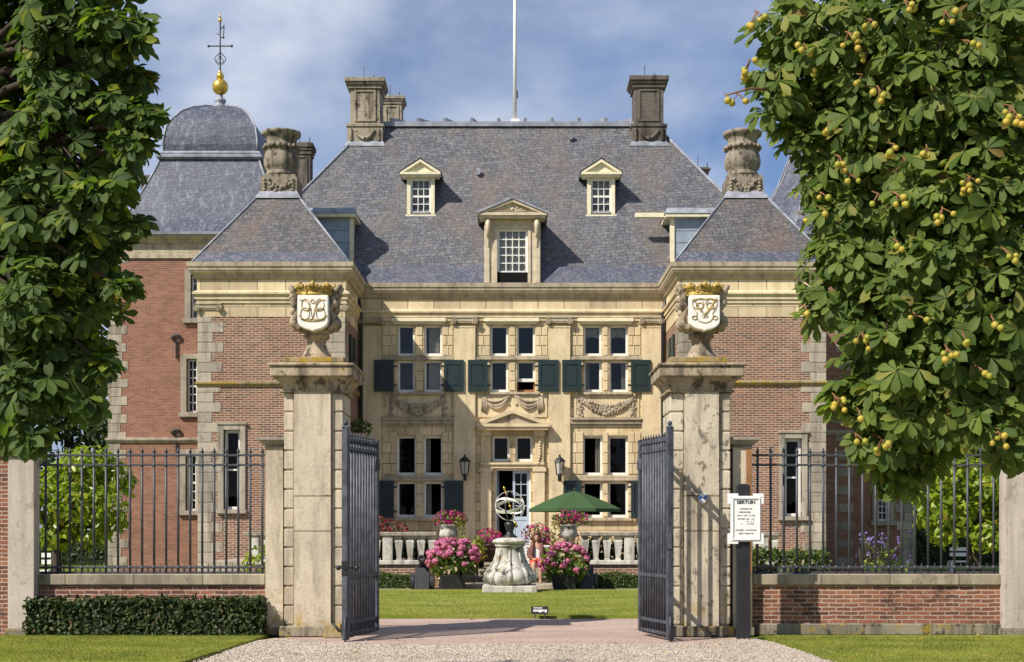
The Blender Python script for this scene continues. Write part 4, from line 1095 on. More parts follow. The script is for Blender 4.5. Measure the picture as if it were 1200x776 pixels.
# ---- side wings carrying the towers
for sx in (-1, 1):
    xo = sx * 13.6; xa, xb = sorted((xo, sx * 6.2)); wz = Z(303, YW)
    HW = [hole(217, 243, 316, 379, YW), hole(212, 238, 415, 489, YW), hole(211, 237, 527, 604, YW)] if sx < 0 else [hole(1022, 1048, 556, 616, YW), hole(1022, 1048, 425, 489, YW)]
    ins = [(h[0] + .2, h[1] - .2, h[2] + .16, h[3] - .17) for h in HW]
    MB().wall(xa, xb, 0, wz, YW, YW + .4, ins).build('wing_wall', 'wing_brick', house)
    s = MB(); t = -sx * .4; s.box(xo, xo + t, YW + .402, 53.6, 0, wz); s.build('side_wall', 'wing_brick', house)
    MB().quad((xa, YW + 1, 0), (xb, YW + 1, 0), (xb, YW + 1, 11), (xa, YW + 1, 11)).build('shade_sheet', 'room_shade', house)  # near-black sheet for the shade inside the wing
    for (x0, x1, z0, z1), (h0, h1, g0, g1) in zip(HW, ins):
        f = MB()
        f.box(x0, h0, YW - .05, YW + .14, z0 + .16, z1); f.box(h1, x1, YW - .05, YW + .14, z0 + .16, z1); f.box(h0, h1, YW - .05, YW + .14, g1, z1); f.box(x0 - .06, x1 + .06, YW - .12, YW + .14, z0, z0 + .158)
        px = lambda v: 600 + v * F / YW
        py = lambda v: HY - (v - EYE) * F / YW
        window(px(h0), px(h1), py(g1), py(g0), YW, nx=2, nz=6, fw=.06, mw=.028, sash=True, inset=.12)
        f.build('window_surround', 'quoin_stone', house, bevel=.012)
    q = MB(); zq = 0; k = 0
    while zq < wz - .1:
        h = min(.30, wz - zq); lo = (.64 if k % 2 else .44) + random.uniform(-.05, .05)
        a_, b_ = sorted((xo + sx * .015, xo - sx * lo)); q.box(a_, b_, YW - .015, YW + .05, zq + .006, zq + h - .006)
        a_, b_ = sorted((xo + sx * .016, xo - sx * .05)); q.box(a_, b_, YW + .052, YW + 1.12 - lo, zq + .006, zq + h - .006)
        if sx > 0 and k % 2: MB().box(10.9, 11.5, YW - .014, YW + .05, zq + .006, zq + h - .006).build('quoin_block', 'quoin_stone', house, bevel=.012)
        zq += h; k += 1
    q.build('quoin', 'quoin_stone', house, bevel=.012)
    wp = [(sx * 13.6, 53.6), (sx * 13.6, YW), (sx * 6.2, YW)] if sx < 0 else [(6.2, YW), (13.6, YW), (13.6, 53.6)]
    z_ = Z(516, YW) if sx < 0 else Z(507, YW)
    MB().sweep(wp, [(0, z_ - .1), (.05, z_ - .08), (.10, z_), (.10, z_ + .06), (0, z_ + .09)]).build('string_course', 'quoin_stone', house)
    e0, e1 = wz, Z(277, YW)
    MB().sweep(wp, [(.02, e0), (.06, e0), (.06, e0 + .12), (.03, e0 + .13), (.03, e0 + .5), (.12, e0 + .52), (.12, e0 + .60), (.25, e0 + .66), (.25, e1)]).build('cornice', 'cornice_stone', house)
    MB().sweep(wp, [(.2, e1 + .001), (.34, e1 + .001), (.35, e1 + .1), (.0, e1 + .1)]).build('gutter', 'lead', house)
    # iron wall anchors
    if sx < 0:
        for px, py in ((207, 403), (207, 514)):
            ax, az = X(px, YW), Z(py, YW); m = MB()
            m.bar((ax, YW - .05, az + .1), (ax, YW - .05, az - .5), .045)
            for s_ in (-1, 1):
                m.tube([(ax + s_ * .2 * math.sin(t) * (1 - t / 9), YW - .05, az + .10 + .13 * (1 - math.cos(t)) * (1 - t / 12)) for t in [k * .42 for k in range(13)]], .026, 5)
            m.build('wall_anchor', 'black_iron', house)
# square tower roof with a bell curve, dome and gilt ball (left wing)
cx, cy = -10.6, 49.6
def sq(h, z): return [(cx - h, cy - h, z), (cx + h, cy - h, z), (cx + h, cy + h, z), (cx - h, cy + h, z)]
lowp = [(3.45, 11.45), (3.22, 11.58), (2.98, 11.84), (2.76, 12.16), (2.52, 12.62), (2.30, 13.10), (2.08, 13.60), (1.88, 14.08), (1.72, 14.52)]
domp = [(1.63, 14.78), (1.66, 15.05), (1.63, 15.35), (1.57, 15.68), (1.40, 16.02), (1.14, 16.36), (.80, 16.62), (.42, 16.78), (.22, 16.82)]
tr = MB().ring([sq(h, z) for h, z in lowp], False, False).build('tower_roof', 'tower_slate', house)
MB().ring([sq(h, z) for h, z in domp], True, False).build('dome', 'tower_slate', tr)
b = MB(); b.ring([sq(1.76, 14.50), sq(1.86, 14.56), sq(1.86, 14.62), sq(1.78, 14.66), sq(1.80, 14.72), sq(1.72, 14.80)], True, False)
for pr_ in (lowp, domp):
    for ax, ay in ((-1, -1), (1, -1), (1, 1), (-1, 1)): b.tube([(cx + ax * h, cy + ay * h, z + .01) for h, z in pr_], .035, 6)
b.build('lead_band', 'lead', tr)
MB().lathe(cx, cy, [(.34, 16.78), (.32, 16.86), (.2, 16.9), (.16, 17.0), (.22, 17.06), (.2, 17.14), (.10, 17.18), (.10, 17.3)], 12).build('finial_base', 'lead', tr)
gb = MB().sphere((cx, cy, 17.60), .29, 20, 14); gb.sphere((cx, cy, 17.98), .14, 14, 10); gb.sphere((cx, cy, 18.12), .07, 10, 8); MB().sphere((cx, cy, 20.02), .07, 10, 8).tube([(cx, cy, 20.05), (cx, cy, 20.32)], [.04, .008], 6).build('gilt_tip', 'gold', tr)
gb.build('gilt_ball', 'gold', tr)
v = MB(); v.tube([(cx, cy, 18.1), (cx, cy, 20.05)], .028, 6); v.bar((cx - .42, cy, 19.08), (cx + .44, cy, 19.08), .035)
for s_ in (-1, 1):
    v.sphere((cx + s_ * .42, cy, 19.08), .05, 6, 5)
    v.tube([(cx + s_ * (.05 + .15 * math.sin(t)), cy, 18.40 + t * .13) for t in [k * .3 for k in range(13)]], .015, 5)
    v.tube([(cx + s_ * (.03 + .10 * math.sin(t * 1.6)), cy, 18.45 + t * .10) for t in [k * .3 for k in range(11)]], .013, 5)
v.bar((cx + .12, cy, 19.35), (cx + .14, cy, 19.85), .03); v.bar((cx, cy, 19.7), (cx + .15, cy, 19.8), .03); v.bar((cx, cy, 19.4), (cx + .16, cy, 19.38), .03); v.bar((cx - .12, cy, 19.55), (cx, cy, 19.45), .025)
v.build('weather_vane', 'black_iron', tr)
# eight-sided concave spire (right wing)
cx, cy = 10.85, 49.6
sp = [(3.45, 11.45), (2.95, 11.75), (2.45, 12.2), (1.95, 12.75), (1.48, 13.4), (1.10, 14.1), (.78, 14.95), (.5, 15.9), (.28, 17.0), (.12, 18.0)]
def octo(r, z): return [(cx + r * 1.08 * math.cos(PI / 8 + k * PI / 4), cy + r * 1.08 * math.sin(PI / 8 + k * PI / 4), z) for k in range(8)]
tr2 = MB().ring([octo(r, z) for r, z in sp], True, False).build('tower_roof', 'tower_slate', house)
MB().box(cx - 3.2, cx + 2.7, YW + .3, 53.4, 11.35, 11.46).build('roof_deck', 'lead', tr2)
h = MB()
for k in range(8): h.tube([(cx + r * 1.085 * math.cos(PI / 8 + k * PI / 4), cy + r * 1.085 * math.sin(PI / 8 + k * PI / 4), z) for r, z in sp], .03, 5)
h.build('hip_lead', 'lead', tr2)
v = MB(); v.tube([(cx, cy, 18.0), (cx, cy, 20.4)], .026, 6); v.bar((cx - .4, cy, 19.95), (cx + .4, cy, 19.95), .03); v.build('weather_vane', 'black_iron', tr2)
MB().sphere((cx, cy, 18.2), .24, 16, 10).build('gilt_ball', 'gold', tr2)
MB().box(X(925, 48), X(975, 48), 47.2, 48.6, Z(277, 48), Z(252, 48)).build('lead_box', 'lead', house)
m = MB(); d = 52; m.box(X(165, d), X(187, d), d, d + .7, 9, Z(213, d)); m.box(X(162, d), X(190, d), d - .1, d + .8, Z(213, d) + .001, Z(206, d)); m.build('chimney', 'dark_chimney_stone', roof)
# flagpole
fp = thing('flagpole', 'tall white flagpole rising from the ridge of the main slate roof', 'flagpole', (X(603, 50), 50, RT))
fx = X(603.5, 50)
MB().tube([(fx, 50, RT + .3), (fx, 50, RT + 6.5)], [.075, .055], 10).build('pole', 'white_paint', fp)
MB().box(fx - .16, fx + .16, 49.85, 50.15, RT + .02, RT + .3).build('base_block', 'white_paint', fp)
MB().box(fx + .06, fx + .11, 49.96, 50.04, RT + 1.1, RT + 1.35).build('cleat', 'black_iron', fp)
# ================================================================== GATEWAY
def text_mesh(s, size, name, mat, parent, M, align='CENTER', bold=0.0):
    cu = bpy.data.curves.new(name, 'FONT'); cu.body = s; cu.size = size; cu.align_x = align; cu.extrude = 0.001; cu.offset = bold; cu.resolution_u = 3
    t = bpy.data.objects.new(name, cu); COL.objects.link(t)
    dg = bpy.context.evaluated_depsgraph_get(); dg.update()
    me = bpy.data.meshes.new_from_object(t.evaluated_get(dg))
    bpy.data.objects.remove(t); bpy.data.curves.remove(cu)
    me.transform(Matrix.Translation(-ORG[parent.name]) @ M)
    me.materials.clear(); me.materials.append(MATS[mat])
    o = bpy.data.objects.new(name, me); COL.objects.link(o); o.parent = parent; ORG[o.name] = ORG[parent.name]
    return o
FACE = Matrix.Rotation(PI / 2, 4, 'X')      # text plane turned to face the viewer (-y)

def gate_pillar(px, pil, label, mat='pillar_stone'):
    d = 20.0; x0, x1 = X(px[0], d), X(px[1], d); p0, p1 = X(pil[0], d), X(pil[1], d); yb = 20.92
    t = thing('gate_pillar', label, 'gate pillar', ((x0 + x1) / 2, d + .45, 0), 'stone pillars of the gateway')
    zc, zt = Z(460, d), Z(443, d)
    MB().box(x0 + .03, x1 - .03, d + .02, yb - .02, 0.1, zc).box(p0, p1, d - .05, d + .03, .14, zc).build('shaft', mat, t)
    for zz in (Z(581, d), Z(622, d)): MB().box(p0 - .002, p1 + .002, d - .054, d - .02, zz - .008, zz + .008).build('joint', 'plinth_stone', t)
    q = MB(); n = 12; hh = (zc - .17) / n
    for k in range(n):
        z0, z1 = .17 + hh * k + .01, .17 + hh * (k + 1) - .01
        q.box(x0, p0 - .012, d, d + .3, z0, z1); q.box(p1 + .012, x1, d, d + .3, z0, z1)
        q.box(x0, x0 + .06, d + .302, yb, z0, z1); q.box(x1 - .06, x1, d + .302, yb, z0, z1)
    q.build('rustication', mat, t, bevel=.014)
    m = MB(); m.box(x0 - .06, x1 + .04, d - .10, yb + .04, 0.0, .155)
    m.build('plinth', 'plinth_stone', t, bevel=.02)
    c = MB()
    c.box(x0 - .05, x1 + .05, d - .07, yb + .04, zc, zc + .03)
    rows = []
    for k in range(7):
        u = k / 6; o = .02 + .10 * u * u; z = zc + .03 + (zt - zc - .03) * u
        rows.append([(x0 - o, d - .05 - o, z), (x1 + o, d - .05 - o, z), (x1 + o, yb + o, z), (x0 - o, yb + o, z)])
    c.ring(rows, True, False)
    c.build('capital', 'pillar_dark_stone', t, bevel=.008)
    a = MB(); o = .17; a.box(x0 - o, x1 + o, d - .05 - o, yb + o, zt + .001, Z(431, d)); o = .20; a.box(x0 - o, x1 + o, d - .05 - o, yb + o, Z(431, d) + .001, Z(427.5, d))
    a.build('abacus', 'pillar_dark_stone', t, bevel=.02)
    l = MB(); cx = (x0 + x1) / 2; l.frustum(x0 - .14, x1 + .14, d - .16, yb + .14, Z(427.4, d), cx - .46, cx + .46, d + .0, d + .92, Z(424.5, d)); l.box(cx - .44, cx + .44, d + .02, d + .90, Z(424.4, d), Z(418, d))
    l.build('top_slab', 'lichen_stone', t, bevel=.012)
    return t, cx
pl, pcl = gate_pillar((333, 402), (345, 388), 'tall sandstone gate pillar left of drive, clean pale shaft, yellow lichen at foot')
pr, pcr = gate_pillar((785, 856), (802, 842), 'tall sandstone gate pillar right of drive, pitted shaft crossed by gate shadows', 'pitted_stone')

def gate_urn(cx, label, mono):
    d = 20.45; k = d / F; y = d; zb = Z(418, 20.0)
    u = thing('crest_urn', label, 'urn', (cx, y, zb), 'stone urns on the gate pillars')
    q = lambda p: zb + (418 - p) * 20.2 / F
    MB().lathe(cx, y, [(.26, zb), (.255, q(416)), (.20, q(411)), (.155, q(404)), (.135, q(398)), (.15, q(393.5)), (.19, q(392)), (.20, q(390)), (.18, q(388.5)), (.20, q(386.5)), (.27, q(382), .05), (.315, q(376), .08), (.325, q(370), .08), (.30, q(365), .05), (.26, q(358)), (.25, q(349)), (.27, q(342)), (.29, q(338)), (.25, q(336))], 48, True, flute=10).build('bowl', 'pillar_dark_stone', u)
    sc = MB()
    def spl(p, r, n=5):
        o_, q_ = [], []
        p = [Vector(v) for v in p]
        for i in range(len(p) - 1):
            a0, a1, a2, a3 = p[max(i - 1, 0)], p[i], p[i + 1], p[min(i + 2, len(p) - 1)]
            for k in range(n):
                t = k / n; o_.append(.5 * ((2 * a1) + (a2 - a0) * t + (2 * a0 - 5 * a1 + 4 * a2 - a3) * t * t + (3 * a1 - a0 - 3 * a2 + a3) * t ** 3)); q_.append((r[i] * (1 - t) + r[i + 1] * t) * (1 + .14 * math.sin(9 * (i + t))))
        o_.append(p[-1]); q_.append(r[-1]); return o_, q_
    for s in (-1, 1):
        for dy in (-.10, .12):
            sc.tube(*spl([(cx + s * .20, y + dy - .12, q(384)), (cx + s * .32, y + dy - .12, q(376)), (cx + s * .28, y + dy - .1, q(368)), (cx + s * .24, y + dy - .1, q(360)), (cx + s * .31, y + dy - .12, q(352)), (cx + s * .28, y + dy - .1, q(344)), (cx + s * .33, y + dy - .1, q(337)), (cx + s * .38, y + dy - .06, q(332))], [.04, .06, .045, .04, .055, .045, .05, .035]), 8)
        for p, r in ((372, .07), (362, .055), (354, .075), (346, .06), (340, .065), (334, .07), (379, .06)): sc.sphere((cx + s * (.30 + random.uniform(-.03, .03)), y - .22 + random.uniform(0, .3), q(p)), r, 8, 6)
    sc.build('carved_scroll', 'pillar_dark_stone', u)
    # shield with a white painted face
    hw = .225; zt, z2 = q(346), q(376)
    out = [(-hw, zt), (-hw, z2)] ; n = 8
    arc = [(-hw * math.cos(t), z2 - .13 * math.sin(t) - (.02 if abs(t - PI / 2) < .01 else 0)) for t in [PI * i / (2 * n) for i in range(2 * n + 1)]]
    pts = [(cx + x, z) for x, z in ([(-hw, zt)] + arc + [(hw, zt)])]
    sh = MB().prism_y(pts, y - .40, y - .24).build('shield', 'shield_white', u, bevel=.012)
    yf = y - .406; m = MB(); zc = q(362)
    w = 0.0046
    def cv(p, r=w): m.tube([(cx + a, yf, zc + b) for a, b in p], r, 5)
    def arcp(ox, oz, rx, rz, a0, a1, n=18): return [(ox + rx * math.cos(math.radians(a0 + (a1 - a0) * i / n)), oz + rz * math.sin(math.radians(a0 + (a1 - a0) * i / n))) for i in range(n + 1)]
    if mono == 0:
        cv([(-.19, .13), (-.13, .135), (-.08, .10), (-.035, .02), (-.005, -.15)]); cv([(.19, .13), (.13, .135), (.08, .10), (.035, .02), (.0, -.15)])
        for s in (-1, 1):
            cv(arcp(s * .105, .06, .06, .085, 0, 360)); cv(arcp(s * .115, -.07, .065, .085, 0, 360)); cv([(s * .02, .0), (s * .08, -.03), (s * .17, .0)], .006)
            cv([(s * .0, -.15), (s * .10, -.165), (s * .19, -.12)], .006); cv([(s * .19, -.12), (s * .2, -.09), (s * .175, -.10)], .005)
        cv(arcp(0, .11, .028, .028, 0, 360)); cv(arcp(0, -.13, .19, .05, 200, 340), .006)
    else:
        for s in (-1, 1):
            cv([(s * .20, .14), (s * .13, .09), (s * .06, -.03), (s * -.02, -.13), (s * -.05, -.10)]); cv([(s * .17, .16), (s * .10, .06), (s * .02, -.09), (s * -.05, -.02), (s * -.10, .04)])
            cv(arcp(s * .10, .075, .085, .075, 0, 360)); cv(arcp(s * .075, .045, .05, .045, 0, 360), .006); cv([(s * .18, .07), (s * .16, 0), (s * .115, -.06), (s * .12, -.13), (s * .08, -.18), (0, -.205)])
            cv(arcp(s * .15, -.13, .035, .026, 0, 360), .006); cv([(s * .18, .12), (s * .06, .155), (0, .14)], .007)
    m.build('monogram', 'gilt_lichen', sh)
    # gilded coronet
    c = MB(); yc = y - .14; rx, ry = .27, .25
    el = lambda r, z: [(cx + rx * r * math.cos(2 * PI * j / 32), yc + ry * r * math.sin(2 * PI * j / 32), z) for j in range(32)]
    c.ring([el(.95, q(345.5)), el(1.0, q(344.5)), el(1.0, q(343)), el(.93, q(342.5)), el(.97, q(339.5)), el(1.04, q(338.5)), el(1.05, q(337)), el(.95, q(336.5)), el(.7, q(337))], True, True)
    for j in range(8):
        a = 2 * PI * j / 8 - PI / 2; bx, by = cx + rx * 1.03 * math.cos(a), yc + ry * 1.03 * math.sin(a)
        c.sphere((bx, by, q(334.0)), .048, 8, 6, (1, 1, .9)); c.sphere((bx, by, q(331.3)), .028, 7, 5)
        for s in (-1, 1): c.sphere((bx - s * .05 * math.sin(a), by + s * .05 * math.cos(a), q(334.8)), .034, 7, 5)
        a += PI / 8; c.sphere((cx + rx * 1.03 * math.cos(a), yc + ry * 1.03 * math.sin(a), q(335.6)), .027, 7, 5)
        c.sphere((cx + rx * .97 * math.cos(a), yc + ry * .97 * math.sin(a), q(341)), .022, 6, 5)
    c.build('coronet', 'gilt_lichen', u)
gate_urn(X(370.5, 20.4), 'carved stone urn with gilt crown and white shield of rounded looping letters', 0)
gate_urn(X(822, 20.4), 'carved stone urn with gilt crown and white shield of crossed pointed letters', 1)

def side_pillar(pa, pb, label, boards=False):
    d = 20.15; x0, x1 = X(pa, d), X(pb, d); zt = Z(525, d)
    t = thing('side_pillar', label, 'pillar', ((x0 + x1) / 2, d + .25, 0), 'short stone piers beside the gate pillars')
    MB().box(x0, x1, d, d + .5, .12, zt).build('shaft', 'pillar_stone', t)
    MB().box(x0 - .03, x1 + .03, d - .03, d + .53, 0, .118).build('plinth', 'plinth_stone', t, bevel=.012)
    c = MB()
    for o, a, b in ((.02, 525, 523.5), (.0, 523.4, 521), (.04, 520.9, 518.5), (.07, 518.4, 516), (.10, 515.9, 512.5)): c.box(x0 - o, x1 + o, d - o, d + .5 + o, Z(a, d), Z(b, d))
    c.build('capital', 'quoin_stone', t)
    if boards: MB().box(x1 - .09, x1 - .01, d - .03, d - .002, Z(672, d), Z(527, d)).build('timber_board', 'brown_board', t)
side_pillar(311, 331.5, 'short grey stone pier with moulded cap between the iron railing and left gate pillar')
side_pillar(859, 881.5, 'short stone pier with a brown timber board, behind the notice board post', True)

# ---- gate leaves
def gate_leaf(near, far, label, handle):
    A = Vector((X(near, 19.15), 19.15, 0)); Bv = Vector((X(far, 20.3), 20.3, 0)); u = (Bv - A); Ln = u.length; u.normalize()
    t = thing('gate_leaf', label, 'gate', A, 'iron gate leaves standing open')
    zt = 2.93
    def at(s, z): return A + u * s + Vector((0, 0, z))
    MB().bar(at(0, .02), at(0, 3.0), .085, .085, up=u).build('post', 'gate_iron', t, bevel=.006)
    p2 = MB().bar(at(Ln, .06), at(Ln, 2.90), .07, .07, up=u)
    for zz in (2.45,): p2.tube([at(Ln, zz), at(Ln, zz + .16)], .06, 8)
    p2.build('post', 'gate_iron', t, bevel=.006)
    MB().frustum(A.x - .05, A.x + .05, A.y - .05, A.y + .05, 3.0, A.x - .03, A.x + .03, A.y - .03, A.y + .03, 3.03).sphere((A.x, A.y, 3.06), .035, 8, 6).build('finial', 'gate_iron', t)
    for zz, h in ((2.84, .045), (2.715, .045), (.91, .05), (.26, .045), (.10, .045)): MB().bar(at(.04, zz), at(Ln - .03, zz), .05, h).build('rail', 'gate_iron', t)
    n = 10
    for k in range(n):
        s = Ln * (k + 1) / (n + 1); b = MB()
        r = .021
        b.tube([at(s, .05), at(s, 2.88)], r, 8); b.tube([at(s, 2.88), at(s, 2.95)], [r, .003], 8)
        b.build('bar', 'gate_iron', t)
    if handle:
        h = MB(); h.bar(at(-.01, 1.03) + Vector((.0, -.06, 0)), at(-.01, 1.03) + Vector((0, .0, 0)), .03); h.sphere(at(0, 1.03) + Vector((-.10, -.03, 0)), .035, 8, 6); h.sphere(at(0, 1.03) + Vector((.16, -.03, 0)), .04, 8, 6)
        h.tube([at(0, 1.03) + Vector((-.10, -.03, 0)), at(0, 1.03) + Vector((.16, -.03, 0))], .014, 6); h.build('handle', 'black_iron', t)
        MB().box(A.x - .05, A.x + .05, A.y - .055, A.y - .035, .93, 1.13).build('lock_plate', 'black_iron', t)
    else:
        MB().box(A.x - .055, A.x + .02, A.y - .06, A.y + .04, 1.3, 1.52).build('lock_plate', 'gate_iron', t)
    b = MB(); b.tube([at(0, .35) + Vector((0, -.055, 0)), at(0, .0) + Vector((0, -.055, 0))], .016, 6); b.build('drop_bolt', 'gate_iron', t)
    # hinge arms back to the pillar
    sx = -1 if near < 600 else 1; xp = X(402, 20) if sx < 0 else X(785, 20)
    a = MB()
    for zz in (2.5, .55): a.bar(at(Ln, zz), (xp, 20.86, zz), .04, .05)
    a.build('hinge_arm', 'gate_iron', t)
gate_leaf(405, 441, 'grey iron barred gate leaf standing open beside left pillar, door handle on its near post', True)
gate_leaf(785, 751, 'grey iron barred gate leaf standing open beside right pillar, casting barred shadows on it', False)
# guard stone with iron hook at the foot of the left pillar
d = 19.86
g = thing('guard_stone', 'squat lichen-stained stone block with iron hook at foot of left gate pillar', 'stone block', (X(391, d), d, 0))
MB().frustum(X(380, d), X(402, d), d - .12, d + .1, 0, X(382, d), X(400, d), d - .08, d + .1, Z(731, d)).build('block', 'lichen_stone', g, bevel=.015)
MB().tube([(X(391, d), d - .10, .2), (X(394, d), d - .16, .19), (X(399, d), d - .18, .1), (X(402, d), d - .17, .12)], .018, 6).build('hook', 'black_iron', g)
# heritage shield
d = 19.94; hx, hz = X(823.5, d), Z(584.5, d)
h = thing('heritage_shield', 'small blue and white quartered shield plate fixed on right gate pillar', 'plaque', (hx, d, hz))
w, hh = .058, .075
tpts = [(-w, hh), (-w, -hh * .3), (0, -hh * 1.1), (w, -hh * .3), (w, hh)]
pl_ = MB().prism_y([(hx + x, hz + z) for x, z in tpts], d - .022, d - .002).build('plate', 'sign_white', h)
m = MB()
for pts in ([(-w * .9, hh * .9), (0, .0), (w * .9, hh * .9)], [(-w * .85, -hh * .3), (0, -hh * 1.0), (w * .85, -hh * .3), (0, -.0)]):
    pass
m.add([(hx - w * .92, d - .0235, hz + hh * .92), (hx - w * .92, d - .0235, hz - hh * .3), (hx, d - .0235, hz + hh * .1)], [(0, 1, 2)])
m.add([(hx + w * .92, d - .0235, hz + hh * .92), (hx + w * .92, d - .0235, hz - hh * .3), (hx, d - .0235, hz + hh * .1)], [(0, 2, 1)])
m.build('blue_field', 'sign_blue', pl_)

# ---- low brick walls, railings, end pillars
def low_wall(pa, pb, label):
    d = 20.3; x0, x1 = X(pa, d), X(pb, d); zt = Z(673, d); zc = Z(685.5, d)
    t = thing('garden_wall', label, 'wall', ((x0 + x1) / 2, d + .2, 0), 'low brick walls below the railings')
    MB().box(x0, x1, d, d + .4, .17, zc).build('brickwork', 'garden_brick', t)
    MB().box(x0 - .02, x1 + .02, d - .05, d + .45, 0, .168).build('plinth', 'plinth_stone', t, bevel=.015)
    MB().box(x0, x1, d - .045, d + .445, zc + .001, zt).build('coping', 'coping_stone', t, bevel=.012)
    return x0, x1, zt
def railing(x0, x1, zt, n, label):
    d = 20.5; t = thing('iron_railing', label, 'railing', ((x0 + x1) / 2, d, zt), 'iron railings on the garden walls')
    for p, h in ((533.5, .03), (545, .03), (665, .035)): MB().box(x0, x1, d - .022, d + .022, Z(p, d) - h / 2, Z(p, d) + h / 2).build('rail', 'rail_iron', t)
    MB().box(x0, x1, d - .012, d + .012, zt + .002, zt + .035).build('base_rail', 'rail_iron', t)
    b0 = None; xs0 = None
    for k in range(n):
        x = x0 + (x1 - x0) * (k + .55) / n
        if b0 is None:
            b = MB(); b.tube([(x, d, zt), (x, d, Z(531, d))], .0185, 8); b.tube([(x, d, Z(531, d)), (x, d, Z(529.5, d)), (x, d, Z(524, d))], [.0185, .027, .003], 8)
            b.sphere((x, d, Z(545, d)), .033, 8, 5); b.sphere((x, d, Z(665, d)), .035, 8, 5); b.sphere((x, d, Z(533.5, d)), .03, 8, 5)
            b0 = b.build('bar', 'rail_iron', t); xs0 = x
        else: share(b0, 'bar', t, (x - xs0, 0, 0))
    for k in range(n - 1):
        x = x0 + (x1 - x0) * (k + 1.05) / n; MB().tube([(x, d, zt), (x, d, Z(666, d)), (x, d, Z(659.5, d))], [.014, .014, .002], 6).build('dog_bar', 'rail_iron', t)
x0, x1, zt = low_wall(40.5, 311, 'low red brick wall with stone coping left of the gate, ivy hedge along its foot')
railing(x0, x1, zt, 19, 'black spiked iron railing on the wall behind the ivy hedge')
x0, x1, zt = low_wall(882, 1177, 'low red brick wall with stone coping right of the gate, no hedge before it')
railing(x0, x1, zt, 19, 'black spiked iron railing right of the gate under the chestnut tree with fruit')
def end_pillar(pa, pb, label, ext):
    d = 20.1; x0, x1 = X(pa, d), X(pb, d)
    t = thing('end_pillar', label, 'pillar', ((x0 + x1) / 2, d + .25, 0), 'pale stone end pillars of the railings')
    zt = Z(534, d)
    MB().box(x0, x1, d, d + .24, .1, zt).build('shaft', 'pale_pillar_stone', t, bevel=.01)
    MB().box(x0 - .03, x1 + .03, d - .04, d + .26, 0, .098).build('plinth', 'plinth_stone', t, bevel=.01)
    MB().box(x0 - .04, x1 + .04, d - .04, d + .28, zt + .001, zt + .05).box(x0 - .08, x1 + .08, d - .08, d + .32, zt + .051, zt + .16).build('capital', 'quoin_stone', t, bevel=.01)
    w = thing('high_wall', 'tall red brick wall running off beyond the ' + ('left' if ext < 0 else 'right') + ' end pillar', 'wall', ((x0 if ext < 0 else x1), d + .3, 0), 'high brick walls beyond the railings')
    a, b = (x0 - 9, x0 - .002) if ext < 0 else (x1 + .002, x1 + 9)
    MB().box(a, b, d + .08, d + .48, 0, zt).build('brickwork', 'garden_brick', w)
    MB().box(a, b, d + .03, d + .53, zt + .001, zt + .14).build('coping', 'coping_stone', w)
end_pillar(9, 40, 'pale stone end pillar under the shaded chestnut leaves at left of the ivy hedge', -1)
end_pillar(1177.5, 1209, 'pale stone end pillar at right end of the bare brick wall under chestnut leaves', 1)

# ---- notice board
d = 19.55; bx = X(871.5, d)
nb = thing('notice_board', 'white notice board with notched corners and small black print on a dark post', 'sign', (bx, d, 0))
MB().box(bx - .095, bx + .095, d, d + .14, 0, Z(569, d)).frustum(bx - .095, bx + .095, d, d + .14, Z(569, d), bx - .05, bx + .05, d + .04, d + .1, Z(567, d)).build('post', 'post_paint', nb, bevel=.008)
x0, x1, z0, z1 = X(852.5, d), X(894.5, d), Z(637.5, d), Z(578.5, d)
a, c = .055, .15
pts = [(x0, z0), (x0 + c, z0), (x0 + c, z0 + .035), (x1 - c, z0 + .035), (x1 - c, z0), (x1, z0), (x1, z0 + c), (x1 - .04, z0 + c), (x1 - .04, z1 - c), (x1, z1 - c), (x1, z1), (x1 - c, z1), (x1 - c, z1 - .035), (x0 + c, z1 - .035), (x0 + c, z1), (x0, z1), (x0, z1 - c), (x0 + .04, z1 - c), (x0 + .04, z0 + c), (x0, z0 + c)]
bd = MB().prism_y(pts, d - .045, d - .003).build('board', 'sign_white', nb, bevel=.004)
fr = MB(); fy0, fy1 = d - .062, d - .0455; g = .058; t_ = .015
fr.box(x0 + g, x0 + g + t_, fy0, fy1, z0 + g, z1 - g); fr.box(x1 - g - t_, x1 - g, fy0, fy1, z0 + g, z1 - g); fr.box(x0 + g + t_, x1 - g - t_, fy0, fy1, z0 + g, z0 + g + t_); fr.box(x0 + g + t_, x1 - g - t_, fy0, fy1, z1 - g - t_, z1 - g)
for sx in (x0 + .045, x1 - .045):
    for sz in (z0 + .045, z1 - .045): fr.sphere((sx, d - .045, sz), .012, 6, 4)
fr.build('moulding', 'sign_white', bd)
def line(s, py, size, dx=0.0, bold=0.0):
    dx += .026
    text_mesh(s, size, 'lettering', 'sign_black' if bold > .001 else 'print_grey', bd, Matrix.Translation((bx + .0 + dx, d - .0475, Z(py, d))) @ FACE, bold=bold)
line('SIERTUIN', 590.5, .064, bold=.002)
for s, p, dx in (('GEOPEND OP', 597.2, 0), ('WERKDAGEN', 601, -.02), ('VAN 9  TOT  16 UUR', 605, .0), ('ENTREE  2.50   1.25', 609, 0), ('10.   5.  2.', 612, .06), ('9.  . . .  17  TOT', 615, .02), ('HONDEN . AAN DE LIJN', 622, 0), ('GEEN TOEGANG', 626, 0)): line(s, p, .028, dx, 0)
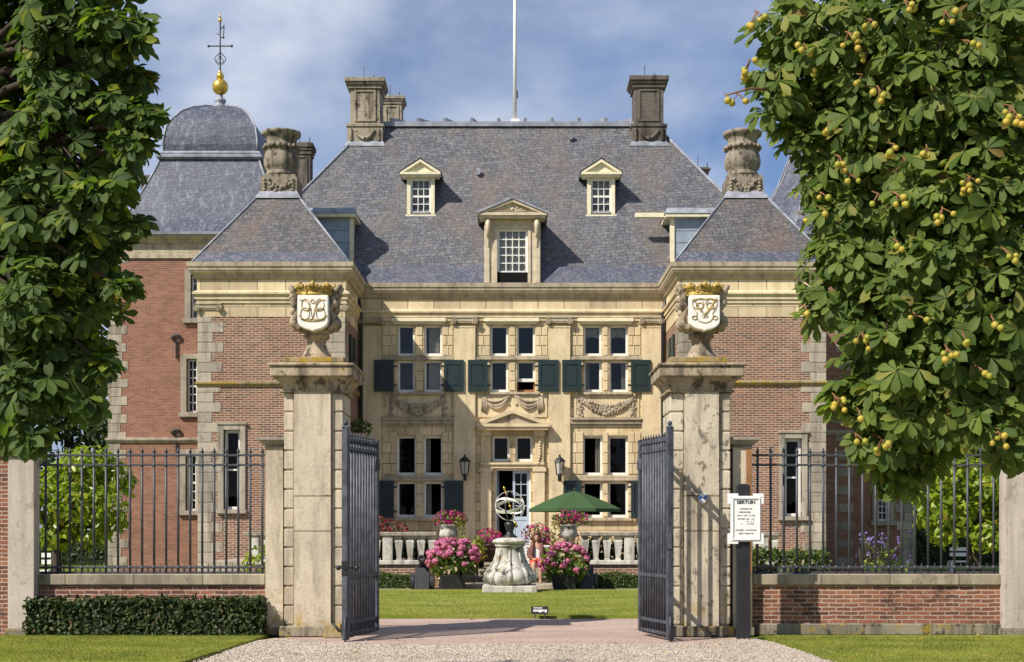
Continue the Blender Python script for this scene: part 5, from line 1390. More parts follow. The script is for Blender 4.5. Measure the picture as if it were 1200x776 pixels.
# ---- lawn sign
d = 23.80
ls = thing('lawn_sign', 'small black tilted sign with white lettering stuck in the edge of the inner lawn', 'sign', (X(632, d), d, .05))
M = Matrix.Translation((X(632.5, d), d, .155)) @ Matrix.Rotation(math.radians(-28), 4, 'X')
pb = MB().box(-.15, .15, -.008, .008, -.07, .07).xform(M).build('board', 'sign_black', ls)
text_mesh('Verboden', .038, 'lettering', 'sign_white', pb, M @ Matrix.Translation((-.03, -.010, .028)) @ FACE, bold=.0008)
text_mesh('toegang', .075, 'lettering', 'sign_white', pb, M @ Matrix.Translation((.005, -.010, -.03)) @ FACE, bold=.002)
for s in (-.08, .09): MB().tube([(X(632.5, d) + s, d + .03, .0), (X(632.5, d) + s, d + .02, .10)], .01, 5).build('leg', 'lead', ls)

# ================================================================== INNER GARDEN
d = 33.0; k = d / F; cx = X(597.5, d); G = .055
ped = thing('stone_pedestal', 'weathered baroque stone pedestal with swollen scalloped foot on the lawn edge', 'pedestal', (cx, d, G))
MB().box(cx - .65, cx + .65, d - .62, d + .62, G - .04, Z(685.5, d)).build('plinth', 'white_stone', ped, bevel=.02)
q = lambda p: Z(p, d)
MB().lathe(cx, d, [(23.5 * k, q(685.4)), (26 * k, q(683.5), .02), (28 * k, q(680.5), .06), (28 * k, q(676), .09), (26 * k, q(671), .09), (21.5 * k, q(665), .07), (17.8 * k, q(658), .05), (15.8 * k, q(651), .04), (15 * k, q(645), .02), (15.5 * k, q(641)), (17.5 * k, q(640)), (18 * k, q(638.8)), (17 * k, q(638))], 64, True, flute=8, a0=PI / 8).build('body', 'garden_stone', ped)
MB().lathe(cx, d, [(17 * k, q(637.9)), (19.5 * k, q(636.5)), (20.5 * k, q(635)), (20 * k, q(633.2)), (15 * k, q(631.2)), (9 * k, q(630.2))], 40).build('cap', 'white_stone', ped)
cv = MB()
for j in range(8):
    a = PI / 8 + j * PI / 4 + PI / 8
    pts = [(cx + r * k * math.cos(a), d + r * k * math.sin(a), q(p)) for r, p in ((15.3, 642), (16, 650), (18.4, 658), (22.6, 666), (27.6, 673), (28.5, 679), (26.5, 683))]
    cv.tube(pts, [.02, .028, .036, .05, .065, .07, .04], 8)
cv.build('carved_scroll', 'garden_stone', ped)
arm = thing('armillary_sundial', 'pale armillary sphere sundial of metal rings with gilt arrow on its stone pedestal', 'sundial', (cx, d, q(630.2)))
MB().lathe(cx, d, [(9 * k, q(630.1)), (8.5 * k, q(628.5)), (5 * k, q(626.5)), (4 * k, q(623)), (5.2 * k, q(619)), (6.6 * k, q(615.5)), (6.4 * k, q(613)), (3 * k, q(611)), (2.2 * k, q(609.5))], 20).build('stem', 'black_iron', arm)
cz = q(593); R = 17 * k
def band(Mx, r, w, th=.012, name='ring', mat='ring_silver'):
    n = 48; rows = []
    for j in range(n):
        a = 2 * PI * j / n; c_, s_ = math.cos(a), math.sin(a)
        rows.append([Mx @ Vector((c_ * (r + x), s_ * (r + x), z)) for x, z in ((0, -w), (th, -w), (th, w), (0, w))])
    rows.append(rows[0]); m = MB().ring(rows, False, False); m.build(name, mat, arm)
C0 = Matrix.Translation((cx, d, cz))
band(C0 @ Matrix.Rotation(math.radians(82), 4, 'X') @ Matrix.Rotation(.2, 4, 'Y'), R, .018, mat='ring_silver')
band(C0 @ Matrix.Rotation(math.radians(90), 4, 'Y') @ Matrix.Rotation(math.radians(18), 4, 'X'), R * .98, .016, mat='bronze')
band(C0 @ Matrix.Rotation(math.radians(24), 4, 'X') @ Matrix.Rotation(math.radians(-12), 4, 'Y'), R * .97, .034)
band(C0 @ Matrix.Rotation(math.radians(-28), 4, 'X') @ Matrix.Rotation(math.radians(14), 4, 'Y'), R * .94, .026)
ax0, ax1 = P(590.5, 571, d - .12), P(605.5, 618.5, d + .12)
am = MB(); am.tube([ax0, ax1], .011, 6); dv = (ax1 - ax0).normalized()
am.tube([ax0 + dv * .16, ax0 + dv * .02, ax0 - dv * .02], [.004, .03, .006], 6); am.tube([ax1 - dv * .17, ax1 - dv * .13, ax1 - dv * .02], [.01, .045, .04], 4); am.sphere((cx, d, cz), .032, 10, 8)
am.build('arrow', 'gold', arm)

# ---- balustrades with urns
def balustrade(xa, xb, pier, label):
    d = 35.6; zc, zb = Z(623.5, d), .70; sgn = 1 if pier > 0 else -1
    t = thing('balustrade', label, 'balustrade', ((xa + xb) / 2, d + .1, 0), 'white stone balustrades of the terrace')
    MB().box(xa, xb, d, d + .14, 0, .62).build('brick_base', 'pavilion_brick', t)
    MB().box(xa, xb, d - .06, d + .2, .621, .74).build('bottom_rail', 'white_stone', t, bevel=.02)
    MB().box(xa if sgn < 0 else pier + .3, pier - .3 if sgn < 0 else xb, d - .09, d + .23, zc - .11, zc).build('coping', 'quoin_stone', t, bevel=.025)
    MB().box(pier - .24, pier + .24, d - .2, d + .3, 0, 1.0).box(pier - .29, pier + .29, d - .25, d + .36, 1.001, 1.09).build('pier', 'facade_stone', t, bevel=.015)
    h = zc - .11 - .74; xs = []; s = .29; n = int((xb - xa - .5) / s)
    x = pier + (-sgn if abs(xb) < abs(xa) or True else 1) * 0
    st_ = pier + sgn * .42; i = 0; b0 = None; x00 = 0
    while abs(st_) < max(abs(xa), abs(xb)) - .1:
        if i % 6 == 4:
            MB().box(st_ - .13, st_ + .13, d - .05, d + .18, .741, zc - .111).build('block', 'white_stone', t, bevel=.01)
        elif b0 is None:
            prof = [(.10, .741), (.10, .78), (.075, .79), (.085, .84), (.15, .741 + h * .78), (.14, .741 + h * .83), (.08, .741 + h * .85), (.07, .741 + h * .89), (.13, .741 + h * .92), (.13, zc - .111)]
            b0 = MB().lathe(st_, d + .07, prof, 4, False, a0=PI / 4).build('baluster', 'white_stone', t); x00 = st_
        else: share(b0, 'baluster', t, (st_ - x00, 0, 0))
        st_ += sgn * s; i += 1
    return 1.09
zt = balustrade(-7.0, -1.36, -1.66, 'stone balustrade with tapered balusters on terrace left of the garden steps, partly shaded')
balustrade(1.2, 7.0, 1.48, 'sunlit stone balustrade with tapered balusters on terrace right of the garden steps')
def blossoms(name, mat, parent, blobs, per, size):
    ps = []
    for c, r in blobs:
        n = int(per * (r[0] * r[1] + r[1] * r[2] + r[0] * r[2]) * 4); p, nr = cloud(n, c, r, .8)
        ps.append(instanced(PETAL_V, PETAL_F, p, unit(nr + rng.normal(size=p.shape) * .5), rng.normal(size=p.shape), size * rng.uniform(.6, 1.3, n)))
    return leaf_object(name, mat, parent, ps)
def stone_urn(cx, d, zb, label, flabel):
    t = thing('stone_urn', label, 'urn', (cx, d, zb), 'stone urns on the balustrade ends')
    MB().box(cx - .16, cx + .16, d - .16, d + .16, zb, zb + .06).build('foot', 'garden_stone', t)
    MB().lathe(cx, d, [(.14, zb + .06), (.10, zb + .10), (.08, zb + .16), (.12, zb + .20), (.20, zb + .24, .05), (.235, zb + .32, .06), (.22, zb + .42, .03), (.215, zb + .50), (.27, zb + .545), (.285, zb + .57), (.24, zb + .58), (.2, zb + .56)], 36, flute=10).build('bowl', 'garden_stone', t)
    f = thing('flowering_plant', flabel, 'plant', (cx, d, zb + .57), 'pink flowers in the balustrade urns')
    bl = [((cx, d, zb + .76), (.36, .3, .22)), ((cx - .2, d - .05, zb + .70), (.25, .22, .2)), ((cx + .25, d, zb + .74), (.26, .22, .2))]
    bush('foliage', 'pot_leaf', f, bl, 90, .10, shell=.3)
    blossoms('blossom', 'magenta_petal', f, bl, 120, .046)
    return f, cx
f, cx = stone_urn(-1.66, 35.66, zt, 'fluted stone urn on left balustrade end beside the round pink hydrangea', 'magenta flowers with yellow-green shoots trailing to the right in the left balustrade urn')
bush('trailing_shoot', 'trailing_leaf', f, [((cx + .36, 35.55, zt + .3), (.10, .1, .5)), ((cx + .28, 35.5, zt + .66), (.16, .12, .16))], 330, .06)
f, cx = stone_urn(1.48, 35.66, zt, 'fluted stone urn on right balustrade end below the green parasol', 'magenta flowers with pale shoots trailing to the left in the urn under the parasol')
bush('trailing_shoot', 'trailing_leaf', f, [((cx - .40, 35.55, zt + .15), (.09, .1, .55)), ((cx - .28, 35.5, zt + .6), (.16, .12, .16))], 330, .06)

# ---- hydrangeas in tubs
def hydrangea(cx, d, r, hgt, n, label, seed):
    t = thing('hydrangea', label, 'hydrangea', (cx, d, 0.05), 'hydrangeas in dark tubs before the terrace')
    z0 = .05
    MB().frustum(cx - .27, cx + .27, d - .27, d + .27, z0, cx - .33, cx + .33, d - .33, d + .33, z0 + .36).build('tub', 'tub_paint', t, bevel=.01)
    cz = z0 + hgt
    bl = [((cx, d, cz), (r, r * .85, r * .75)), ((cx - r * .5, d - .1, cz - .12), (r * .55, r * .5, r * .5)), ((cx + r * .5, d - .1, cz - .12), (r * .55, r * .5, r * .5))]
    bush('foliage', 'pot_leaf', t, bl, 75, .17, shell=.45)
    rr = random.Random(seed); h0 = []
    for v in range(3):
        m = []
        p, nr = cloud(120, (0, 0, 0), (.09, .09, .075), .85)
        h0.append((p, nr))
    done = []
    for k in range(n):
        for _ in range(30):
            a = rr.uniform(-PI, 0.35) if rr.random() < .8 else rr.uniform(0, PI); e = rr.uniform(-.35, 1.25)
            v = Vector((math.cos(a) * math.cos(e), math.sin(a) * math.cos(e), math.sin(e)))
            c = Vector((cx + v.x * r * 1.03, d + v.y * r * .9, cz + v.z * r * .80))
            if all((c - q_).length > .13 for q_ in done): break
        done.append(c); p, nr = h0[k % 3]
        sc = rr.uniform(.75, 1.15)
        leaf_object('flower_head', 'hydrangea_petal', t, [instanced(PETAL_V, PETAL_F, p * sc + np.array(c), unit(nr + rng.normal(size=p.shape) * .3), rng.normal(size=p.shape), np.full(len(p), .042 * sc))])
hydrangea(X(531, 34.25), 34.25, .60, .78, 46, 'round hydrangea crowded with pink heads in dark tub left of the sundial pedestal', 3)
hydrangea(X(661, 34.25), 34.25, .58, .66, 27, 'leafy hydrangea with scattered pink heads in dark tub right of the sundial pedestal', 5)

# ---- old cannons
def cannon(px, label):
    d = 34.65; cx = X(px, d); g = .03
    t = thing('cannon', label, 'cannon', (cx, d, g), 'old cannons beside the hydrangeas')
    a = Vector((cx, d - .35, Z(654.5, d))); b = Vector((cx, d + .55, .52)); dv = (b - a).normalized()
    m = MB(); m.tube([a + dv * .06, a, a - dv * .012, a + dv * .02, a + dv * .10, a + dv * .14, a + dv * .5, a + dv * .52, a + dv * .9, a + dv * .95], [.045, .05, .085, .095, .09, .075, .09, .105, .12, .06], 16); m.sphere(a + dv * 1.0, .05, 8, 6)
    m.ring([[a + dv * (-.02 + w_) + Vector((rr_ * math.cos(q_ * PI / 10), 0, rr_ * math.sin(q_ * PI / 10))) for q_ in range(20)] for w_, rr_ in ((.08, .045), (0, .05), (-.01, .075), (.0, .1), (.04, .1))], False, True)
    m.build('barrel', 'cannon_iron', t)
    c = MB()
    for s in (-1, 1):
        x = cx + s * .15
        c.add([(x - .03, d - .3, g), (x - .03, d + .7, g), (x - .03, d + .7, .45), (x - .03, d - .1, .62), (x + .03, d - .3, g), (x + .03, d + .7, g), (x + .03, d + .7, .45), (x + .03, d - .1, .62)], [(0, 1, 2, 3), (4, 7, 6, 5), (0, 4, 5, 1), (1, 5, 6, 2), (2, 6, 7, 3), (3, 7, 4, 0)])
    c.add([(cx - .12, d - .28, g), (cx + .12, d - .28, g), (cx + .12, d - .12, .58), (cx - .12, d - .12, .58), (cx - .12, d - .2, g), (cx + .12, d - .2, g), (cx + .12, d - .06, .58), (cx - .12, d - .06, .58)], [(0, 1, 2, 3), (4, 7, 6, 5), (0, 4, 5, 1), (3, 2, 6, 7), (0, 3, 7, 4), (1, 5, 6, 2)])
    c.build('carriage', 'cannon_iron', t)
    for s in (-1, 1):
        for yy in (-.05, .5):
            rows = [[(cx + s * .24 + w_, d + yy + rr_ * math.cos(q_ * PI / 9), g + .19 + rr_ * math.sin(q_ * PI / 9)) for q_ in range(18)] for w_, rr_ in ((-.045, .15), (-.04, .19), (.04, .19), (.045, .15))]
            MB().ring(rows, True, False).build('wheel', 'cannon_iron', t)
cannon(495, 'black iron cannon on low wheeled carriage left of the pink-crowded hydrangea')
cannon(687, 'black iron cannon on low wheeled carriage right of the leafy hydrangea')

# ---- clipped box hedges and climbers on the balustrade
for xa, xb, lab in ((-6.2, X(484, 34.9), 'low clipped box hedge below the left balustrade'), (X(698, 34.9), 6.2, 'low clipped box hedge below the sunlit right balustrade')):
    t = thing('box_hedge', lab, 'hedge', ((xa + xb) / 2, 35.1, .03), 'box hedges below the balustrades')
    MB().box(xa + .05, xb - .05, 34.95, 35.25, .03, .36).build('stems', 'hedge_core', t)
    slab('foliage', 'box_leaf', t, xa, xb, 34.9, 35.3, .03, .40, 1600, .055, wob=.02)
for xa, xb, lab in ((-6.4, -1.95, 'dark climbing plant showing between the left balusters'), (1.9, 6.4, 'dark climbing plant showing between the right balusters')):
    t = thing('climbing_plant', lab, 'plant', ((xa + xb) / 2, 35.95, TZ), 'climbers behind the balusters')
    bush('foliage', 'ivy_leaf', t, [((xa + (xb - xa) * (q_ + .5) / 6, 35.98, TZ + .32), ((xb - xa) / 9, .12, .40)) for q_ in range(6)], 420, .10, shell=.3)
# ---- flowers and pots round the steps
def potted(cx, d, z, pr, ph, blobs, pmat, lab, leaf='pot_leaf', per=70, fl=42, sz=.05, potmat='dark_wood', group=None, name='potted_plant'):
    t = thing(name, lab, 'potted plant', (cx, d, z), group)
    MB().lathe(cx, d, [(pr * .75, z), (pr * .95, z + ph * .9), (pr * 1.05, z + ph * .92), (pr * 1.05, z + ph), (pr * .9, z + ph), (pr * .85, z + ph * .9)], 20).build('pot', potmat, t)
    bush('foliage', leaf, t, blobs, per, .10, shell=.3)
    blossoms('blossom', pmat, t, blobs, fl, sz)
    return t
x = X(573, 37.7); potted(x, 37.7, TZ, .3, .42, [((x, 37.6, 1.36), (.36, .3, .22)), ((x + .15, 37.5, 1.28), (.22, .2, .2))], 'magenta_petal', 'magenta flowers in dark pot at top of the steps, left of the open door', fl=200)
x = X(628, 37.7); potted(x, 37.7, TZ, .28, .42, [((x, 37.6, 1.42), (.42, .3, .30)), ((x + .25, 37.5, 1.3), (.3, .2, .3))], 'magenta_petal', 'magenta flowers in dark pot at top of the steps, just behind the seated woman', fl=150)
x = X(457, 36.5); potted(x, 36.5, TZ, .3, .55, [((x, 36.4, 1.55), (.5, .3, .26)), ((x - .3, 36.4, 1.66), (.26, .25, .26))], 'dark_red_petal', 'dark red flowers in a pot on shaded terrace behind left balustrade', leaf='ivy_leaf', fl=150, potmat='terracotta')
x = X(653, 36.6); potted(x + .3, 36.6, TZ, .24, .45, [((x + .3, 36.5, 1.3), (.3, .25, .25))], 'dark_red_petal', 'small red flowers in clay pot behind the right urn', fl=100, potmat='terracotta')
x = X(551, 36.3)
x = -.84; st2 = thing('plant_stand', 'thin dark iron plant stand on the step left of the sundial pedestal', 'stand', (x, 35.5, .15))
m = MB(); m.box(x - .17, x + .17, 35.33, 35.67, .52, .55)
m.build('top', 'dark_wood', st2)
for a in (-1, 1):
    for b in (-1, 1): MB().tube([(x + a * .15, 35.5 + b * .15, .15), (x + a * .15, 35.5 + b * .15, .52)], .014, 5).build('leg', 'black_iron', st2)
t = potted(x, 35.5, .55, .13, .18, [((x, 35.45, .86), (.2, .16, .13))], 'yellow_petal', 'small yellow flowers with silvery spikes in a pot on the iron plant stand', fl=90, sz=.06, potmat='tub_paint')
bush('spike', 'grass_blade', t, [((x - .05, 35.55, 1.08), (.14, .1, .24))], 160, .14, lift=0)
# ---- benches
def bench(x0, x1, d, z, mat, lab, slats, back):
    t = thing('garden_bench', lab, 'bench', ((x0 + x1) / 2, d, z)); sh = z + .42
    for x in (x0 + .03, x1 - .03):
        for yy in (d - .2, d + .2): MB().box(x - .025, x + .025, yy - .025, yy + .025, z, sh - .03).build('leg', 'black_iron', t)
        MB().box(x - .025, x + .025, d - .22, d + .24, sh - .029, sh).build('side_frame', 'black_iron', t)
        MB().bar((x, d + .22, sh), (x, d + .36, back), .045).build('back_post', 'black_iron', t)
    for k in range(5): MB().box(x0, x1, d - .22 + .09 * k, d - .22 + .09 * k + .07, sh + .001, sh + .025).build('seat_slat', mat, t)
    for k in range(slats):
        u = (k + .6) / slats; zz = sh + .04 + (back - sh - .05) * u; yy = d + .19 + .14 * u
        MB().box(x0, x1, yy - .012, yy + .012, zz - .028, zz + .028).build('back_slat', mat, t)
    return t
bench(.18, 1.0, 35.9, .15, 'white_paint', 'white slatted garden bench with dark frame, woman seated on its right half', 6, 1.14)
bench(-.95, -.36, 36.0, .15, 'dark_wood', 'dark brown wooden garden bench left of the sundial pedestal', 4, 1.25)
# ---- parasol
d = 38.2; ux = X(673, d); za, zr = Z(575, d), Z(596.5, d)
um = thing('parasol', 'green garden parasol open over the terrace, right of the seated woman', 'parasol', (ux, d, TZ))
MB().tube([(ux, d, TZ), (ux, d, za - .02)], .025, 8).build('pole', 'white_paint', um)
MB().lathe(ux, d, [(.25, TZ), (.25, TZ + .06), (.05, TZ + .08), (.04, TZ + .2)], 16).build('base', 'black_iron', um)
cm = MB(); n = 8; Rr = 1.36
rim = []; v = [(ux, d, za)]; fcs = []
sub = 4
for j in range(n):
    for s in range(sub):
        u = s / sub; a0, a1 = 2 * PI * (j + .5) / n, 2 * PI * (j + 1.5) / n
        p = Vector((math.cos(a0), math.sin(a0))) * (1 - u) + Vector((math.cos(a1), math.sin(a1))) * u
        rim.append((p, -.05 * math.sin(PI * u) * -1))
N = len(rim)
for rr_, zz in ((.33, za - (za - zr) * .26), (.67, za - (za - zr) * .60), (1.0, zr)):
    for p, sag in rim: v.append((ux + p.x * Rr * rr_, d + p.y * Rr * rr_, zz - (.03 * math.sin(PI * rr_)) * (sag * 12)))
for p, sag in rim: v.append((ux + p.x * Rr * 1.005, d + p.y * Rr * 1.005, zr - .08))
for j in range(N): fcs.append((0, 1 + j, 1 + (j + 1) % N))
for r_ in range(3):
    for j in range(N): fcs.append((1 + r_ * N + j, 1 + (r_ + 1) * N + j, 1 + (r_ + 1) * N + (j + 1) % N, 1 + r_ * N + (j + 1) % N))
cm.add(v, fcs); cm.build('canopy', 'umbrella_cloth', um)
for j in range(n):
    a = 2 * PI * (j + .5) / n; MB().tube([(ux, d, za - .06), (ux + Rr * .98 * math.cos(a), d + Rr * .98 * math.sin(a), zr - .03)], .009, 5).build('rib', 'white_paint', um)
MB().sphere((ux, d, za + .03), .04, 8, 6).build('finial', 'black_iron', um)
# ---- wall lanterns
def lantern(px, lab):
    d = YF - .11; cx = X(px, d); k = d / F; yy = d - .28
    t = thing('wall_lantern', lab, 'lantern', (cx, d, Z(546, d)), 'black wall lanterns beside the door')
    q = lambda p: Z(p, yy)
    m = MB(); r1, r0 = .155, .10
    hexa = lambda r, z: [(cx + r * math.cos(PI / 6 + j * PI / 3), yy + r * math.sin(PI / 6 + j * PI / 3), z) for j in range(6)]
    m.ring([hexa(.21, q(541.2)), hexa(.20, q(540.4)), hexa(.12, q(537.2)), hexa(.07, q(536.6)), hexa(.06, q(535.4)), hexa(.02, q(534.6))], True, False); m.sphere((cx, yy, q(533.8)), .035, 8, 6)
    m.ring([hexa(.04, q(559)), hexa(.06, q(557.5)), hexa(.115, q(556.4)), hexa(.115, q(555.8))], True, False)
    for j in range(6):
        a, b = hexa(r0 + .012, q(555.8))[j], hexa(.16, q(541.2))[j]; m.bar(a, b, .022)
    m.build('frame', 'black_iron', t)
    MB().ring([hexa(r0, q(555.7)), hexa(r1 - .005, q(541.3))], False, False).build('pane', 'lantern_glass', t)
    b = MB(); b.tube([(cx, yy, q(558.5)), (cx, yy + .02, q(562)), (cx, d - .08, q(561)), (cx, d - .01, q(557))], .018, 6); b.box(cx - .05, cx + .05, d - .03, d - .001, q(563), q(553)); b.build('bracket', 'black_iron', t)
t_ = NT('lantern_glass'); t_.done((0.55, 0.55, 0.52), .35, .5); t_.b.inputs['Alpha'].default_value = .55
lantern(545, 'black wall lantern on the shaded pilaster left of the door'); lantern(655.5, 'black wall lantern on the sunlit pilaster right of the door')
# ---- flower trough on the pavilion flank, seen over the gate leaf
tx = -XI; t = thing('flower_trough', 'leafy green plant in stone trough high on the left pavilion flank, above the gate leaf', 'flower trough', (tx + .2, 41.2, 4.2))
MB().frustum(tx + .012, tx + .36, 40.9, 41.7, 4.10, tx + .012, tx + .46, 40.8, 41.8, 4.42).build('trough', 'quoin_stone', t)
bush('foliage', 'box_leaf', t, [((tx + .3, 41.3, 4.62), (.34, .5, .26))], 120, .12)
# ================================================================== SEATED WOMAN
def figure():
    x, d, seat = .655, 35.88, .595
    t = thing('person', 'woman in white top, brown cardigan and red skirt sitting on the white bench', 'person', (x, d, .15))
    J = {}; E = []; Rr = {}
    def j(n, p, r, par=None):
        J[n] = (x + p[0], d + p[1], p[2]); Rr[n] = r
        if par: E.append((par, n))
    s = seat
    j('pelvis', (0, 0, s + .09), .125); j('waist', (0, .01, s + .24), .105, 'pelvis'); j('chest', (0, .02, s + .42), .125, 'waist'); j('collar', (0, .02, s + .53), .085, 'chest'); j('neck', (0, .01, s + .60), .048, 'collar'); j('skull', (0, -.005, s + .66), .05, 'neck')
    for q, sg in (('l', -1), ('r', 1)):
        j('shoulder' + q, (sg * .155, .02, s + .49), .055, 'collar'); j('elbow' + q, (sg * .215, -.04, s + .26), .042, 'shoulder' + q); j('wrist' + q, (sg * .10, -.24, s + .17), .028, 'elbow' + q); j('palm' + q, (sg * .06, -.31, s + .165), .032, 'wrist' + q)
        j('hip' + q, (sg * .09, -.04, s + .08), .095, 'pelvis'); j('knee' + q, (sg * .10, -.43, s + .06), .065, 'hip' + q); j('calf' + q, (sg * .09, -.44, s - .17), .055, 'knee' + q); j('ankle' + q, (sg * .08, -.42, .21), .036, 'calf' + q); j('toe' + q, (sg * .085, -.56, .18), .032, 'ankle' + q)
        for k in range(4): j('finger%s%d' % (q, k), (sg * (.04 - .0 + .016 * k - .01), -.375 + .006 * abs(k - 1.5), s + .155), .009, 'palm' + q)
        j('thumb' + q, (sg * .025, -.325, s + .19), .010, 'palm' + q)
    names = list(J); org = ORG[t.name]
    def skin(name, keep, mat, grow, parent):
        idx = [n for n in names if n in keep]; mp_ = {n: i for i, n in enumerate(idx)}
        me = bpy.data.meshes.new(name); me.from_pydata([tuple(Vector(J[n]) - org) for n in idx], [(mp_[a], mp_[b]) for a, b in E if a in mp_ and b in mp_], [])
        o = bpy.data.objects.new(name, me); COL.objects.link(o); o.parent = parent
        ORG[o.name] = org
        o.modifiers.new('skin', 'SKIN').use_smooth_shade = True; me_skin = me.skin_vertices[0].data if me.skin_vertices else None
        if me_skin is None:
            bm = bmesh.new(); bm.from_mesh(me); bm.verts.layers.skin.verify(); bm.to_mesh(me); bm.free(); me_skin = me.skin_vertices[0].data
        for n in idx:
            r = Rr[n] * grow[0] + grow[1]; me_skin[mp_[n]].radius = (r, r * .85 if n in ('pelvis', 'waist', 'chest', 'collar') else r)
        me_skin[0].use_root = True
        sb = o.modifiers.new('sub', 'SUBSURF'); sb.levels = 2; sb.render_levels = 2
        me.materials.append(MATS[mat])
        for p in me.polygons: p.use_smooth = True
        return o
    body = skin('body', names, 'skin', (1, 0), t)
    skin('top', ['pelvis', 'waist', 'chest', 'collar', 'shoulderl', 'shoulderr'], 'white_cloth', (1.05, .022), t)
    skin('skirt', ['pelvis', 'hipl', 'hipr', 'kneel', 'kneer'], 'red_cloth', (1.0, .030), t)
    for q in 'lr': 
        J2 = ['shoulder' + q, 'elbow' + q, 'wrist' + q]
        skin('cardigan_sleeve', J2, 'brown_cloth', (1.0, .030), t)
    cg = MB()
    for sg in (-1, 1): cg.tube([(x + sg * .05, d + .05, s + .60), (x + sg * .09, d - .02, s + .575), (x + sg * .125, d - .09, s + .49), (x + sg * .13, d - .115, s + .36), (x + sg * .125, d - .11, s + .12)], [.03, .045, .055, .055, .05], 10)
    cg.build('cardigan_front', 'brown_cloth', t)
    hd = MB(); hc = Vector((x, d - .02, s + .755))
    hd.sphere(hc, .098, 18, 14, (.82, .95, 1.18)); hd.sphere(hc + Vector((0, -.05, -.055)), .055, 12, 8, (.9, .8, .8))
    hd.tube([hc + Vector((0, -.088, .02)), hc + Vector((0, -.106, -.02)), hc + Vector((0, -.09, -.032))], [.008, .016, .010], 7)
    for sg in (-1, 1): hd.sphere(hc + Vector((sg * .082, .0, -.01)), .024, 8, 6, (.4, .8, 1.2))
    hd.build('head', 'skin', t)
    e = MB()
    for sg in (-1, 1): e.sphere(hc + Vector((sg * .032, -.086, .012)), .011, 8, 6)
    e.build('eye', 'black_iron', t)
    MB().sphere(hc + Vector((0, -.093, -.056)), .016, 8, 5, (1.3, .5, .4)).build('mouth', 'red_cloth', t)
    hr = MB(); hr.tube([hc + Vector((-.07, -.05, .05)), hc + Vector((-.03, -.08, .085)), hc + Vector((.03, -.08, .09)), hc + Vector((.075, -.045, .045))], [.02, .03, .03, .02], 8); hr.sphere(hc + Vector((0, .028, .022)), .108, 18, 12, (.90, .95, 1.12))
    for sg in (-1, 1):
        for q in range(3): hr.tube([hc + Vector((sg * (.05 + .015 * q), -.045 + .03 * q, .085)), hc + Vector((sg * .088, -.02 + .03 * q, .0)), hc + Vector((sg * .095, -.015 + .03 * q, -.10)), hc + Vector((sg * .085, -.03 + .03 * q, -.24))], [.02, .032, .034, .012], 7)
    hr.build('hair', 'brown_hair', t)
figure()

# ================================================================== PLANTING
# ivy hedge below the left railing
x0, x1 = X(30, 19.8), X(309, 19.9)
t = thing('ivy_hedge', 'dark trimmed ivy hedge along the foot of the left brick wall', 'hedge', ((x0 + x1) / 2, 20.0, 0))
MB().box(x0 + .12, x1 - .12, 19.84, 20.22, 0, .5).build('stems', 'hedge_core', t)
slab('foliage', 'ivy_leaf', t, x0, x1, 19.76, 20.24, .02, .56, 1500, .075, wob=.045)
def tree(name, label, cat, base, trunk_top, r0, blobs, leaf, per, size, group=None, tmpl=(LEAF_V, LEAF_F), lift=.35, shell=.45, limbs=True):
    t = thing(name, label, cat, base, group); b = Vector(base); tt = Vector(trunk_top)
    m = MB(); mid = b.lerp(tt, .5) + Vector((r0 * .4, 0, 0))
    m.tube([b - Vector((0, 0, .05)), b + Vector((0, 0, .15)), mid, tt], [r0 * 1.5, r0 * 1.05, r0 * .85, r0 * .6], 12)
    if limbs:
        for c, r in blobs:
            c = Vector(c); s = b.lerp(tt, random.uniform(.75, 1.0)); m.tube([s, s.lerp(c, .5) + Vector((0, 0, .1 * (c - s).length)), c], [r0 * .4, r0 * .25, r0 * .08], 7)
    m.build('trunk', 'bark', t)
    bush('crown', leaf, t, blobs, per, size, lift, tmpl, shell)
    return t
# bright garden trees behind the railings
d = 26.0
gx = lambda px: X(px, d); gz = lambda py: Z(py, d)
def cl(lst, dd): return [((X(a, dd) , dd + random.uniform(-.4, .4), Z(b, dd)), (r * dd / F, r * dd / F, r * dd / F * .9)) for a, b, r in lst]
tree('garden_tree', 'round bright yellow-green tree behind the left railing on a short dark trunk', 'tree', (gx(62), d, -.02), (gx(66), d, gz(620)), .11,
     cl([(66, 560, 26), (100, 548, 28), (133, 562, 24), (60, 595, 26), (95, 590, 32), (130, 592, 24), (70, 625, 20), (108, 622, 22), (138, 610, 16), (40, 580, 22), (82, 540, 18), (118, 540, 18)], d), 'bay_leaf', 150, .15, 'bright garden trees behind the railings')
tree('garden_tree', 'bright yellow-green tree behind the right railing below the fruiting chestnut', 'tree', (gx(1140), d, -.02), (gx(1138), d, gz(620)), .11,
     cl([(1085, 565, 26), (1120, 555, 32), (1160, 565, 30), (1090, 598, 24), (1125, 600, 32), (1165, 600, 28), (1100, 622, 18), (1150, 628, 20), (1195, 580, 32), (1195, 612, 26)], d), 'bay_leaf', 150, .15, 'bright garden trees behind the railings')
